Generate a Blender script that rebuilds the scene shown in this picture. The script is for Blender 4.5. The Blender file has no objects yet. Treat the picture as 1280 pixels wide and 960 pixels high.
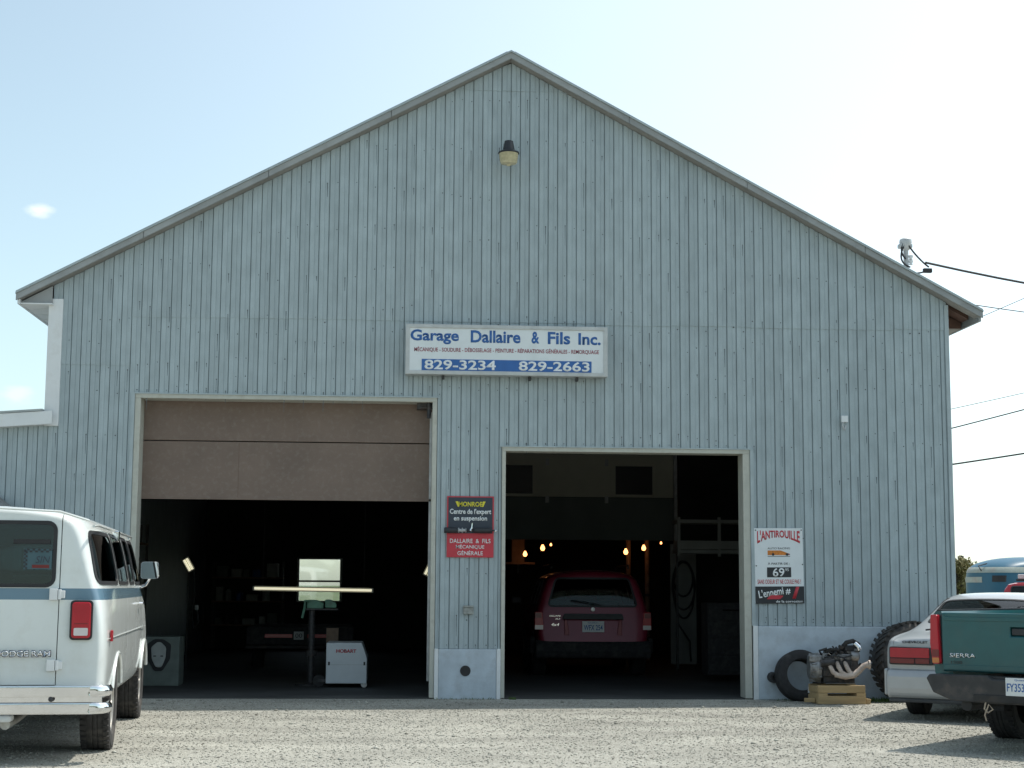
import bpy, bmesh, math, random
import numpy as np
from mathutils import Vector, Matrix
random.seed(7); rng = np.random.default_rng(7)
R = math.radians
scene = bpy.context.scene
COL = scene.collection

# ------------------------------------------------------------------ camera
cam_d = bpy.data.cameras.new('camera'); cam = bpy.data.objects.new('camera', cam_d); COL.objects.link(cam)
cam_d.sensor_width = 36.0; cam_d.lens = 36.0 * 1985.0 / 1280.0
cam_d.clip_start = 0.1; cam_d.clip_end = 3000.0
_a, _p, _r = R(4.0), R(7.25), 0.0065
_f = Vector((math.sin(_a) * math.cos(_p), math.cos(_a) * math.cos(_p), math.sin(_p)))
_rt = Vector((math.cos(_a), -math.sin(_a), 0)); _u = _rt.cross(_f)
_r2 = _rt * math.cos(_r) + _u * math.sin(_r); _u2 = _u * math.cos(_r) - _rt * math.sin(_r)
cam.matrix_world = Matrix(((_r2.x, _u2.x, -_f.x, -1.35), (_r2.y, _u2.y, -_f.y, -20.0), (_r2.z, _u2.z, -_f.z, 1.393), (0, 0, 0, 1)))
scene.camera = cam

# ------------------------------------------------------------------ sky, sun, exposure
SUN = Vector((0.45, 0.21, 1.0)).normalized()
world = bpy.data.worlds.new('World'); scene.world = world; world.use_nodes = True
wn = world.node_tree.nodes; wl = world.node_tree.links
for n in list(wn): wn.remove(n)
w_out = wn.new('ShaderNodeOutputWorld'); w_bg = wn.new('ShaderNodeBackground')
w_sky = wn.new('ShaderNodeTexSky'); w_sky.sky_type = 'NISHITA'; w_sky.sun_disc = False
w_sky.sun_elevation = math.asin(SUN.z); w_sky.sun_rotation = math.atan2(SUN.x, SUN.y)
w_sky.air_density = 1.0; w_sky.dust_density = 1.0; w_sky.ozone_density = 1.0
w_hsv = wn.new('ShaderNodeHueSaturation'); w_hsv.inputs['Saturation'].default_value = 0.62
wl.new(w_sky.outputs[0], w_hsv.inputs['Color'])
w_tc = wn.new('ShaderNodeTexCoord')
w_nz = wn.new('ShaderNodeTexNoise'); w_nz.inputs['Scale'].default_value = 60.0; w_nz.inputs['Detail'].default_value = 6.0
w_map = wn.new('ShaderNodeMapping'); w_map.inputs['Scale'].default_value = (1, 1, 2.2)
wl.new(w_tc.outputs['Generated'], w_map.inputs['Vector']); wl.new(w_map.outputs[0], w_nz.inputs['Vector'])
w_tint = wn.new('ShaderNodeVectorMath'); w_tint.operation = 'MULTIPLY'; w_tint.inputs[1].default_value = (0.93, 1.05, 1.0)
wl.new(w_hsv.outputs[0], w_tint.inputs[0])
# thin bright haze on the sun's side of the sky
w_dot = wn.new('ShaderNodeVectorMath'); w_dot.operation = 'DOT_PRODUCT'; w_dot.inputs[1].default_value = (0.80, 0.37, 0.47)
wl.new(w_tc.outputs['Generated'], w_dot.inputs[0])
w_hz = wn.new('ShaderNodeMapRange'); w_hz.interpolation_type = 'SMOOTHSTEP'; w_hz.inputs['From Min'].default_value = 0.25; w_hz.inputs['From Max'].default_value = 1.0; w_hz.inputs['To Max'].default_value = 1.0
wl.new(w_dot.outputs['Value'], w_hz.inputs['Value'])
w_add = wn.new('ShaderNodeVectorMath'); w_add.operation = 'MULTIPLY_ADD'; w_add.inputs[1].default_value = (2.7, 2.55, 2.5)
wl.new(w_hz.outputs[0], w_add.inputs[0]); wl.new(w_tint.outputs[0], w_add.inputs[2])
prev = w_add.outputs[0]
for (cx, cy, cz, rad, dens) in ((-0.2190, 0.9500, 0.2215, 0.016, 0.7), (-0.232, 0.966, 0.112, 0.022, 0.35), (-0.268, 0.957, 0.117, 0.020, 0.3)):
    d = Vector((cx, cy, cz)).normalized()
    vm = wn.new('ShaderNodeVectorMath'); vm.operation = 'SUBTRACT'; vm.inputs[1].default_value = d
    wl.new(w_tc.outputs['Generated'], vm.inputs[0])
    sc = wn.new('ShaderNodeVectorMath'); sc.operation = 'MULTIPLY'; sc.inputs[1].default_value = (1, 1, 1.9)
    wl.new(vm.outputs[0], sc.inputs[0])
    ln = wn.new('ShaderNodeVectorMath'); ln.operation = 'LENGTH'; wl.new(sc.outputs[0], ln.inputs[0])
    mr = wn.new('ShaderNodeMapRange'); mr.inputs['From Min'].default_value = rad; mr.inputs['From Max'].default_value = 0.0
    wl.new(ln.outputs['Value'], mr.inputs['Value'])
    ad = wn.new('ShaderNodeMath'); ad.operation = 'ADD'; wl.new(mr.outputs[0], ad.inputs[0]); wl.new(w_nz.outputs['Fac'], ad.inputs[1])
    m2 = wn.new('ShaderNodeMapRange'); m2.inputs['From Min'].default_value = 0.85; m2.inputs['From Max'].default_value = 1.40; m2.inputs['To Max'].default_value = dens
    m2.interpolation_type = 'SMOOTHSTEP'
    wl.new(ad.outputs[0], m2.inputs['Value'])
    mx = wn.new('ShaderNodeMix'); mx.data_type = 'RGBA'
    wl.new(m2.outputs[0], mx.inputs['Factor']); wl.new(prev, mx.inputs['A']); mx.inputs['B'].default_value = (6.6, 6.75, 6.75, 1)
    prev = mx.outputs['Result']
wl.new(prev, w_bg.inputs['Color']); w_bg.inputs['Strength'].default_value = 0.14
wl.new(w_bg.outputs[0], w_out.inputs[0])
sun_d = bpy.data.lights.new('sun', 'SUN'); sun = bpy.data.objects.new('sun', sun_d); COL.objects.link(sun)
sun_d.energy = 3.0; sun_d.angle = R(0.5); sun_d.color = (1.0, 0.95, 0.87)
sun.rotation_euler = SUN.to_track_quat('Z', 'Y').to_euler()
vs = scene.view_settings; vs.view_transform = 'Standard'; vs.look = 'None'; vs.gamma = 1.0; vs.use_curve_mapping = False
vs.exposure = 0.42
scene.render.engine = 'CYCLES'
scene.cycles.max_bounces = 10; scene.cycles.transparent_max_bounces = 16

# ------------------------------------------------------------------ materials
M = {}
def mat(name, col, rough=0.6, metal=0.0, var=0.12, scale=8.0, bump=0.0, bscale=60.0, spec=0.5, rnd=0.0, dirt=None, dscale=1.5, damt=0.5, stretch=(1, 1, 1), emit=None, coat=0.0):
    m = bpy.data.materials.new(name); m.use_nodes = True; M[name] = m
    nt = m.node_tree; n = nt.nodes; l = nt.links; b = n['Principled BSDF']
    b.inputs['Roughness'].default_value = rough; b.inputs['Metallic'].default_value = metal
    b.inputs['Specular IOR Level'].default_value = spec; b.inputs['Coat Weight'].default_value = coat; b.inputs['Coat Roughness'].default_value = 0.08
    tc = n.new('ShaderNodeTexCoord'); mp = n.new('ShaderNodeMapping'); mp.inputs['Scale'].default_value = stretch
    l.new(tc.outputs['Object'], mp.inputs['Vector'])
    nz = n.new('ShaderNodeTexNoise'); nz.inputs['Scale'].default_value = scale; nz.inputs['Detail'].default_value = 6.0
    l.new(mp.outputs[0], nz.inputs['Vector'])
    mr = n.new('ShaderNodeMapRange'); mr.inputs['From Min'].default_value = 0.3; mr.inputs['From Max'].default_value = 0.7
    mr.inputs['To Min'].default_value = 1 - var; mr.inputs['To Max'].default_value = 1 + var
    l.new(nz.outputs['Fac'], mr.inputs['Value'])
    val = mr.outputs[0]
    if rnd:
        oi = n.new('ShaderNodeObjectInfo'); rr = n.new('ShaderNodeMapRange'); rr.inputs['To Min'].default_value = 1 - rnd; rr.inputs['To Max'].default_value = 1 + rnd
        l.new(oi.outputs['Random'], rr.inputs['Value'])
        mm = n.new('ShaderNodeMath'); mm.operation = 'MULTIPLY'; l.new(val, mm.inputs[0]); l.new(rr.outputs[0], mm.inputs[1]); val = mm.outputs[0]
    mul = n.new('ShaderNodeVectorMath'); mul.operation = 'SCALE'; mul.inputs[0].default_value = col; l.new(val, mul.inputs['Scale'])
    out = mul.outputs[0]
    if dirt:
        dn = n.new('ShaderNodeTexNoise'); dn.inputs['Scale'].default_value = dscale; dn.inputs['Detail'].default_value = 8.0; dn.inputs['Roughness'].default_value = 0.65
        l.new(mp.outputs[0], dn.inputs['Vector'])
        dm = n.new('ShaderNodeMapRange'); dm.inputs['From Min'].default_value = 0.5; dm.inputs['From Max'].default_value = 0.72; dm.inputs['To Max'].default_value = damt
        l.new(dn.outputs['Fac'], dm.inputs['Value'])
        mx = n.new('ShaderNodeMix'); mx.data_type = 'RGBA'; l.new(dm.outputs[0], mx.inputs['Factor']); l.new(out, mx.inputs['A']); mx.inputs['B'].default_value = (*dirt, 1)
        out = mx.outputs['Result']
    l.new(out, b.inputs['Base Color'])
    if bump:
        bn = n.new('ShaderNodeTexNoise'); bn.inputs['Scale'].default_value = bscale; bn.inputs['Detail'].default_value = 4.0
        l.new(mp.outputs[0], bn.inputs['Vector'])
        bp = n.new('ShaderNodeBump'); bp.inputs['Strength'].default_value = bump; bp.inputs['Distance'].default_value = 0.01
        l.new(bn.outputs['Fac'], bp.inputs['Height']); l.new(bp.outputs[0], b.inputs['Normal'])
    if emit:
        b.inputs['Emission Color'].default_value = (*emit[0], 1); b.inputs['Emission Strength'].default_value = emit[1]
    return m
def glass(name, tint, refl=0.9, base=0.06):
    m = bpy.data.materials.new(name); m.use_nodes = True; M[name] = m
    n = m.node_tree.nodes; l = m.node_tree.links
    for x in list(n): n.remove(x)
    o = n.new('ShaderNodeOutputMaterial'); t = n.new('ShaderNodeBsdfTransparent'); t.inputs[0].default_value = (*tint, 1)
    g = n.new('ShaderNodeBsdfGlossy'); g.inputs['Roughness'].default_value = 0.02; g.inputs['Color'].default_value = (refl, refl, refl, 1)
    fr = n.new('ShaderNodeFresnel'); fr.inputs['IOR'].default_value = 1.5
    mp = n.new('ShaderNodeMapRange'); mp.inputs['To Min'].default_value = base; mp.inputs['To Max'].default_value = 1.0
    l.new(fr.outputs[0], mp.inputs['Value'])
    mx = n.new('ShaderNodeMixShader'); l.new(mp.outputs[0], mx.inputs[0]); l.new(t.outputs[0], mx.inputs[1]); l.new(g.outputs[0], mx.inputs[2])
    l.new(mx.outputs[0], o.inputs[0]); return m

mat('siding', (0.372, 0.434, 0.452), rough=0.5, var=0.10, scale=3.0, stretch=(2.2, 2.2, 1.1), rnd=0.05, dirt=(0.26, 0.31, 0.325), dscale=62, damt=0.42, bump=0.12, bscale=90, spec=0.35)
mat('siding_flash', (0.38, 0.44, 0.455), rough=0.5, var=0.12, scale=4)
mat('trim_cream', (0.50, 0.50, 0.44), rough=0.7, var=0.12, scale=5, dirt=(0.22, 0.19, 0.15), dscale=5, damt=0.5)
mat('trim_white', (0.74, 0.76, 0.76), rough=0.6, var=0.06, scale=4, dirt=(0.42, 0.40, 0.36), dscale=4, damt=0.35)
mat('found', (0.485, 0.55, 0.60), rough=0.85, var=0.13, scale=4, bump=0.25, bscale=35, dirt=(0.28, 0.29, 0.29), dscale=4.5, damt=0.4)
mat('rake', (0.31, 0.325, 0.325), rough=0.7, var=0.15, scale=3, dirt=(0.24, 0.23, 0.21), dscale=4, damt=0.5)
mat('soffit', (0.27, 0.26, 0.24), rough=0.8, var=0.15, scale=4)
mat('roof', (0.40, 0.43, 0.43), rough=0.45, metal=0.5, var=0.15, scale=2)
mat('wood_dark', (0.13, 0.07, 0.05), rough=0.8, var=0.25, scale=6, stretch=(1, 0.2, 1))
mat('door_brown', (0.190, 0.138, 0.110), rough=0.75, var=0.10, scale=2.2, dirt=(0.285, 0.25, 0.215), dscale=16, damt=0.35, bump=0.12, bscale=70)
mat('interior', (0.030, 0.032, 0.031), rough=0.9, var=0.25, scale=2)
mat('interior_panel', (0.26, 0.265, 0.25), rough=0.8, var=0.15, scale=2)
mat('door_cream', (0.56, 0.555, 0.46), rough=0.6, var=0.08, scale=2)
mat('door_grey', (0.13, 0.155, 0.148), rough=0.6, var=0.1, scale=2)
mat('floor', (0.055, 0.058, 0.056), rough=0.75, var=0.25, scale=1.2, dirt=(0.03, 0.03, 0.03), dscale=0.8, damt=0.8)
mat('screw', (0.055, 0.055, 0.055), rough=0.6)
mat('streak', (0.13, 0.155, 0.165), rough=0.8, var=0.3, scale=30)
mat('black', (0.018, 0.018, 0.02), rough=0.5, var=0.2)
mat('rubber', (0.022, 0.022, 0.023), rough=0.85, var=0.3, scale=20, dirt=(0.09, 0.085, 0.075), dscale=5, damt=0.45, bump=0.2, bscale=80)
mat('rubber_dusty', (0.045, 0.043, 0.042), rough=0.9, var=0.3, scale=20, dirt=(0.16, 0.14, 0.12), dscale=5, damt=0.6, bump=0.3, bscale=60)
mat('chrome', (0.75, 0.76, 0.78), rough=0.07, metal=1.0, var=0.03, dirt=(0.45, 0.43, 0.40), dscale=14, damt=0.2)
mat('steel', (0.42, 0.42, 0.42), rough=0.4, metal=0.8, var=0.2)
mat('rim_steel', (0.50, 0.49, 0.46), rough=0.45, metal=0.5, var=0.2, dirt=(0.22, 0.17, 0.12), dscale=9, damt=0.6)
mat('fitting_grey', (0.30, 0.31, 0.29), rough=0.7, var=0.3, scale=20)
mat('galv', (0.46, 0.47, 0.47), rough=0.5, metal=0.4, var=0.2)
mat('sign_white', (0.72, 0.76, 0.77), rough=0.45, var=0.03, scale=2, dirt=(0.58, 0.61, 0.60), dscale=2.5, damt=0.5)
mat('sign_frame', (0.50, 0.51, 0.50), rough=0.45, metal=0.3, var=0.1)
mat('ink_blue', (0.030, 0.125, 0.37), rough=0.5, var=0.08)
mat('ink_red', (0.50, 0.035, 0.05), rough=0.5, var=0.08)
mat('ink_maroon', (0.30, 0.05, 0.08), rough=0.5)
mat('ink_white', (0.78, 0.80, 0.80), rough=0.5, var=0.03)
mat('ink_yellow', (0.68, 0.60, 0.04), rough=0.5)
mat('ink_black', (0.022, 0.024, 0.028), rough=0.45)
mat('sign_navy', (0.028, 0.038, 0.058), rough=0.4, var=0.08)
mat('sign_red', (0.52, 0.035, 0.055), rough=0.4, var=0.06)
mat('ink_orange', (0.60, 0.20, 0.03), rough=0.5, var=0.3, scale=40)
mat('globe', (0.55, 0.50, 0.33), rough=0.25, var=0.12, scale=30)
mat('tail_red', (0.42, 0.008, 0.020), rough=0.3, var=0.1, coat=0.25)
mat('tail_dark', (0.16, 0.012, 0.012), rough=0.3, coat=0.2)
mat('tail_amber', (0.55, 0.16, 0.02), rough=0.15, coat=1.0)
mat('tail_white', (0.62, 0.58, 0.58), rough=0.15, coat=1.0)
mat('paint_silver', (0.43, 0.445, 0.455), rough=0.35, metal=0.25, var=0.03, coat=0.6, dirt=(0.40, 0.38, 0.34), dscale=3, damt=0.2)
mat('paint_green', (0.008, 0.086, 0.094), rough=0.30, metal=0.2, var=0.08, coat=0.4, dirt=(0.06, 0.10, 0.09), dscale=3, damt=0.35)
mat('paint_maroon', (0.21, 0.012, 0.032), rough=0.42, metal=0.1, var=0.05, coat=0.25)
mat('paint_red', (0.38, 0.02, 0.03), rough=0.4, coat=0.5)
mat('paint_dark', (0.02, 0.022, 0.024), rough=0.4, coat=0.4)
mat('plastic_grey', (0.055, 0.057, 0.06), rough=0.65, var=0.2)
mat('bumper_black', (0.035, 0.034, 0.035), rough=0.55, var=0.3, dirt=(0.12, 0.09, 0.07), dscale=8, damt=0.5)
mat('bus_blue', (0.016, 0.105, 0.175), rough=0.45, var=0.1, scale=1.5, dirt=(0.05, 0.14, 0.19), dscale=1.2, damt=0.4)
mat('bus_band', (0.36, 0.40, 0.36), rough=0.6, var=0.1, dirt=(0.34, 0.18, 0.15), dscale=2.2, damt=0.6)
mat('plate', (0.70, 0.72, 0.72), rough=0.5, var=0.04)
mat('wood', (0.46, 0.33, 0.17), rough=0.8, var=0.2, scale=10, stretch=(0.4, 3, 3), dirt=(0.22, 0.14, 0.08), dscale=5, damt=0.5)
mat('wood_post', (0.20, 0.14, 0.10), rough=0.8, var=0.25)
mat('iron', (0.05, 0.05, 0.052), rough=0.55, metal=0.4, var=0.4, scale=25, dirt=(0.13, 0.10, 0.08), dscale=12, damt=0.6)
mat('alloy', (0.27, 0.27, 0.27), rough=0.45, metal=0.6, var=0.3, scale=25, dirt=(0.10, 0.09, 0.08), dscale=14, damt=0.7)
mat('manifold', (0.50, 0.42, 0.36), rough=0.7, metal=0.1, var=0.25, scale=25, dirt=(0.30, 0.17, 0.11), dscale=12, damt=0.6)
mat('welder', (0.60, 0.64, 0.66), rough=0.5, var=0.04)
mat('vise_green', (0.10, 0.25, 0.17), rough=0.5, var=0.3, dirt=(0.08, 0.08, 0.07), dscale=12, damt=0.6)
mat('box_grey', (0.16, 0.19, 0.17), rough=0.7, var=0.15)
mat('mask_grey', (0.42, 0.44, 0.42), rough=0.6, var=0.15)
mat('tube_lit', (0.8, 0.8, 0.7), rough=0.4, emit=((1.0, 0.94, 0.66), 0.55))
mat('bulb_lit', (0.9, 0.6, 0.3), rough=0.4, emit=((1.0, 0.36, 0.11), 4.0))
mat('fixture', (0.30, 0.30, 0.27), rough=0.6)
mat('galv_dark', (0.13, 0.13, 0.13), rough=0.5, metal=0.3, var=0.2)
mat('cable', (0.028, 0.028, 0.03), rough=0.7)
mat('bark', (0.10, 0.075, 0.055), rough=0.95, var=0.3, scale=10, bump=0.5, bscale=20)
mat('leaf', (0.085, 0.105, 0.035), rough=0.7, var=0.3, scale=1.2)
mat('leaf_yellow', (0.24, 0.21, 0.09), rough=0.7, var=0.3, scale=1.2)
mat('grass', (0.075, 0.13, 0.03), rough=0.8, var=0.3, scale=3)
mat('field', (0.09, 0.12, 0.045), rough=0.95, var=0.35, scale=0.3)
mat('shingle', (0.21, 0.22, 0.22), rough=0.9, var=0.25, scale=14)
mat('rope', (0.42, 0.34, 0.26), rough=0.9)
mat('seat', (0.06, 0.062, 0.07), rough=0.9, var=0.15)
mat('under', (0.03, 0.029, 0.028), rough=0.8, var=0.3, dirt=(0.10, 0.07, 0.05), dscale=6, damt=0.5)
mat('sticker_blue', (0.05, 0.105, 0.125), rough=0.4)
glass('glass_dark', (0.42, 0.54, 0.55), base=0.0)
glass('glass_green', (0.46, 0.58, 0.50), base=0.0)
glass('glass_suv', (0.75, 0.86, 0.80), refl=0.40, base=0.0)
glass('glass_pane', (0.96, 0.98, 0.97))

# van paint: white with a blue belt stripe, gravel-dust speckle low on the body
def van_paint():
    m = mat('paint_white', (0.72, 0.755, 0.735), rough=0.26, var=0.025, scale=2, coat=0.7, dirt=(0.57, 0.57, 0.52), dscale=3.5, damt=0.45)
    n = m.node_tree.nodes; l = m.node_tree.links; b = n['Principled BSDF']
    src = b.inputs['Base Color'].links[0].from_socket
    tc = n.new('ShaderNodeTexCoord'); sx = n.new('ShaderNodeSeparateXYZ'); l.new(tc.outputs['Object'], sx.inputs[0])
    def band(a, c):
        g = n.new('ShaderNodeMath'); g.operation = 'GREATER_THAN'; g.inputs[1].default_value = a; l.new(sx.outputs['Z'], g.inputs[0])
        k = n.new('ShaderNodeMath'); k.operation = 'LESS_THAN'; k.inputs[1].default_value = c; l.new(sx.outputs['Z'], k.inputs[0])
        mm = n.new('ShaderNodeMath'); mm.operation = 'MULTIPLY'; l.new(g.outputs[0], mm.inputs[0]); l.new(k.outputs[0], mm.inputs[1]); return mm.outputs[0]
    for (a, c, colr) in ((1.262, 1.352, (0.115, 0.21, 0.285)),):
        mx = n.new('ShaderNodeMix'); mx.data_type = 'RGBA'; l.new(band(a, c), mx.inputs['Factor']); l.new(src, mx.inputs['A']); mx.inputs['B'].default_value = (*colr, 1)
        src = mx.outputs['Result']
    l.new(src, b.inputs['Base Color'])
van_paint()

def gravel_mats():
    for name, island in (('gravel', False), ('pebbles', True)):
        m = bpy.data.materials.new(name); m.use_nodes = True; M[name] = m
        n = m.node_tree.nodes; l = m.node_tree.links; b = n['Principled BSDF']; b.inputs['Roughness'].default_value = 0.95; b.inputs['Specular IOR Level'].default_value = 0.2
        tc = n.new('ShaderNodeTexCoord')
        ramp = n.new('ShaderNodeValToRGB'); e = ramp.color_ramp.elements
        e[0].position = 0.0; e[0].color = (0.215, 0.205, 0.17, 1); e[1].position = 1.0; e[1].color = (0.52, 0.512, 0.455, 1)
        x = e.new(0.25); x.color = (0.325, 0.315, 0.275, 1); x = e.new(0.7); x.color = (0.385, 0.377, 0.33, 1)
        if island:
            g = n.new('ShaderNodeNewGeometry'); l.new(g.outputs['Random Per Island'], ramp.inputs[0])
        else:
            v = n.new('ShaderNodeTexVoronoi'); v.inputs['Scale'].default_value = 115.0; l.new(tc.outputs['Object'], v.inputs['Vector'])
            sp = n.new('ShaderNodeSeparateColor'); l.new(v.outputs['Color'], sp.inputs[0]); l.new(sp.outputs[0], ramp.inputs[0])
            bp = n.new('ShaderNodeBump'); bp.inputs['Strength'].default_value = 0.55; bp.inputs['Distance'].default_value = 0.007; bp.invert = True
            l.new(v.outputs['Distance'], bp.inputs['Height']); l.new(bp.outputs[0], b.inputs['Normal'])
        nz = n.new('ShaderNodeTexNoise'); nz.inputs['Scale'].default_value = 0.55; nz.inputs['Detail'].default_value = 9.0; nz.inputs['Roughness'].default_value = 0.62
        gm_ = n.new('ShaderNodeMapping'); gm_.inputs['Scale'].default_value = (1.0, 2.6, 1.0); l.new(tc.outputs['Object'], gm_.inputs['Vector']); l.new(gm_.outputs[0], nz.inputs['Vector'])
        mr = n.new('ShaderNodeMapRange'); mr.inputs['From Min'].default_value = 0.3; mr.inputs['From Max'].default_value = 0.7; mr.inputs['To Min'].default_value = 0.70; mr.inputs['To Max'].default_value = 1.22
        l.new(nz.outputs['Fac'], mr.inputs['Value'])
        mul = n.new('ShaderNodeVectorMath'); mul.operation = 'SCALE'; l.new(ramp.outputs[0], mul.inputs[0]); l.new(mr.outputs[0], mul.inputs['Scale'])
        l.new(mul.outputs[0], b.inputs['Base Color'])
gravel_mats()

# ------------------------------------------------------------------ mesh helpers
class MB:
    def __init__(s): s.v = []; s.f = []
    def add(s, vs, fs):
        o = len(s.v); s.v += [tuple(v) for v in vs]; s.f += [tuple(i + o for i in f) for f in fs]; return s
    def box(s, x0, x1, y0, y1, z0, z1):
        vs = [(x0, y0, z0), (x1, y0, z0), (x1, y1, z0), (x0, y1, z0), (x0, y0, z1), (x1, y0, z1), (x1, y1, z1), (x0, y1, z1)]
        return s.add(vs, [(0, 3, 2, 1), (4, 5, 6, 7), (0, 1, 5, 4), (1, 2, 6, 5), (2, 3, 7, 6), (3, 0, 4, 7)])
    def obox(s, c, ax, ay, az):   # oriented box: centre, three half-axis vectors
        c, ax, ay, az = map(Vector, (c, ax, ay, az)); vs = []
        for k in (-1, 1):
            for (i, j) in ((-1, -1), (1, -1), (1, 1), (-1, 1)): vs.append(c + ax * i + ay * j + az * k)
        return s.add(vs, [(0, 3, 2, 1), (4, 5, 6, 7), (0, 1, 5, 4), (1, 2, 6, 5), (2, 3, 7, 6), (3, 0, 4, 7)])
    def prism(s, poly, a0, a1, plane='xz'):   # poly extruded along the third axis
        n = len(poly)
        def P(p, a): return {'xz': (p[0], a, p[1]), 'yz': (a, p[0], p[1]), 'xy': (p[0], p[1], a)}[plane]
        vs = [P(p, a0) for p in poly] + [P(p, a1) for p in poly]
        fs = [tuple(range(n)), tuple(reversed(range(n, 2 * n)))] + [(i, i + n, (i + 1) % n + n, (i + 1) % n) for i in range(n)]
        return s.add(vs, fs)
    def ring(s, outer, inner, a0, a1, plane='xz'):
        n = len(outer)
        def P(p, a): return {'xz': (p[0], a, p[1]), 'yz': (a, p[0], p[1]), 'xy': (p[0], p[1], a)}[plane]
        vs = [P(p, a0) for p in outer] + [P(p, a0) for p in inner] + [P(p, a1) for p in outer] + [P(p, a1) for p in inner]
        fs = []
        for i in range(n):
            j = (i + 1) % n
            fs += [(i, j, j + n, i + n), (i + 2 * n, i + 3 * n, j + 3 * n, j + 2 * n), (i, i + 2 * n, j + 2 * n, j), (i + n, j + n, j + 3 * n, i + 3 * n)]
        return s.add(vs, fs)
    def tube(s, pts, r, n=10, cap=True):
        pts = [Vector(p) for p in pts]; m = len(pts); rs = r if isinstance(r, (list, tuple)) else [r] * m
        vs = []; up = None
        for i, p in enumerate(pts):
            t = (pts[min(i + 1, m - 1)] - pts[max(i - 1, 0)]).normalized()
            if up is None: up = Vector((0, 0, 1)) if abs(t.z) < 0.9 else Vector((1, 0, 0))
            a = t.cross(up).normalized(); b = a.cross(t).normalized(); up = b
            for k in range(n):
                w = 2 * math.pi * k / n; vs.append(p + (a * math.cos(w) + b * math.sin(w)) * rs[i])
        fs = [(i * n + k, i * n + (k + 1) % n, (i + 1) * n + (k + 1) % n, (i + 1) * n + k) for i in range(m - 1) for k in range(n)]
        if cap: fs += [tuple(reversed(range(n))), tuple(range((m - 1) * n, m * n))]
        return s.add(vs, fs)
    def lathe(s, prof, c=(0, 0, 0), axis='z', n=24):   # prof: (radius, along)
        m = len(prof); vs = []
        for (r, h) in prof:
            for k in range(n):
                w = 2 * math.pi * k / n; a, b = r * math.cos(w), r * math.sin(w)
                p = {'z': (a, b, h), 'x': (h, a, b), 'y': (b, h, a)}[axis]
                vs.append((p[0] + c[0], p[1] + c[1], p[2] + c[2]))
        fs = [(i * n + k, i * n + (k + 1) % n, (i + 1) * n + (k + 1) % n, (i + 1) * n + k) for i in range(m - 1) for k in range(n)]
        if prof[0] != prof[-1] and prof[0][0] > 1e-5: fs.append(tuple(reversed(range(n))))
        if prof[0] != prof[-1] and prof[-1][0] > 1e-5: fs.append(tuple(range((m - 1) * n, m * n)))
        return s.add(vs, fs)
    def mesh(s, name, m=None, smooth=False, fix=True):
        me = bpy.data.meshes.new(name); me.from_pydata(s.v, [], s.f)
        if fix:
            bm = bmesh.new(); bm.from_mesh(me); bmesh.ops.recalc_face_normals(bm, faces=bm.faces); bm.to_mesh(me); bm.free()
        if m: me.materials.append(M[m])
        if smooth:
            me.shade_smooth(); me.set_sharp_from_angle(angle=R(smooth if smooth is not True else 40))
        return me
    def build(s, name, m, parent=None, smooth=False, bevel=0.0, label=None, kind=None):
        o = bpy.data.objects.new(name, s.mesh(name, m, smooth)); COL.objects.link(o)
        if parent: o.parent = parent
        if bevel:
            md = o.modifiers.new('bevel', 'BEVEL'); md.width = bevel; md.segments = 2; md.limit_method = 'ANGLE'; md.angle_limit = R(35)
        if label: o['label'] = label
        if kind: o['kind'] = kind
        return o
def tag(o, label, cat, group=None):
    o['label'] = label; o['category'] = cat
    if group: o['group'] = group
    return o
def thing(name, label, cat, loc=(0, 0, 0), rz=0.0, group=None):
    o = bpy.data.objects.new(name, None); COL.objects.link(o); o.location = loc; o.rotation_euler = (0, 0, rz); o.empty_display_size = 0.2
    return tag(o, label, cat, group)
def structure(o): o['kind'] = 'structure'; return o
def rrect(x0, x1, z0, z1, r, n=5):
    out = []
    for (cx, cz, a0) in ((x1 - r, z1 - r, 0), (x0 + r, z1 - r, 90), (x0 + r, z0 + r, 180), (x1 - r, z0 + r, 270)):
        for k in range(n + 1):
            a = R(a0 + 90 * k / n); out.append((cx + r * math.cos(a), cz + r * math.sin(a)))
    return out
def rpoly(pts, r, n=4):   # rounded polygon, counter-clockwise
    out = []; m = len(pts)
    for i in range(m):
        p0, p, p1 = Vector(pts[i - 1]), Vector(pts[i]), Vector(pts[(i + 1) % m])
        a = (p0 - p).normalized(); b = (p1 - p).normalized(); d = min(r, (p0 - p).length * .45, (p1 - p).length * .45)
        A = p + a * d; B = p + b * d
        for k in range(n + 1):
            t = k / n; q = A * (1 - t) ** 2 + p * 2 * t * (1 - t) + B * t * t; out.append((q.x, q.y))
    return out
def inset(poly, d):
    m = len(poly); out = []
    area = sum(poly[i][0] * poly[(i + 1) % m][1] - poly[(i + 1) % m][0] * poly[i][1] for i in range(m)); sg = 1 if area > 0 else -1
    for i in range(m):
        a = Vector(poly[i - 1]); b = Vector(poly[(i + 1) % m]); t = (b - a).normalized(); nrm = Vector((-t.y, t.x)) * sg
        q = Vector(poly[i]) + nrm * d; out.append((q.x, q.y))
    return out
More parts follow.
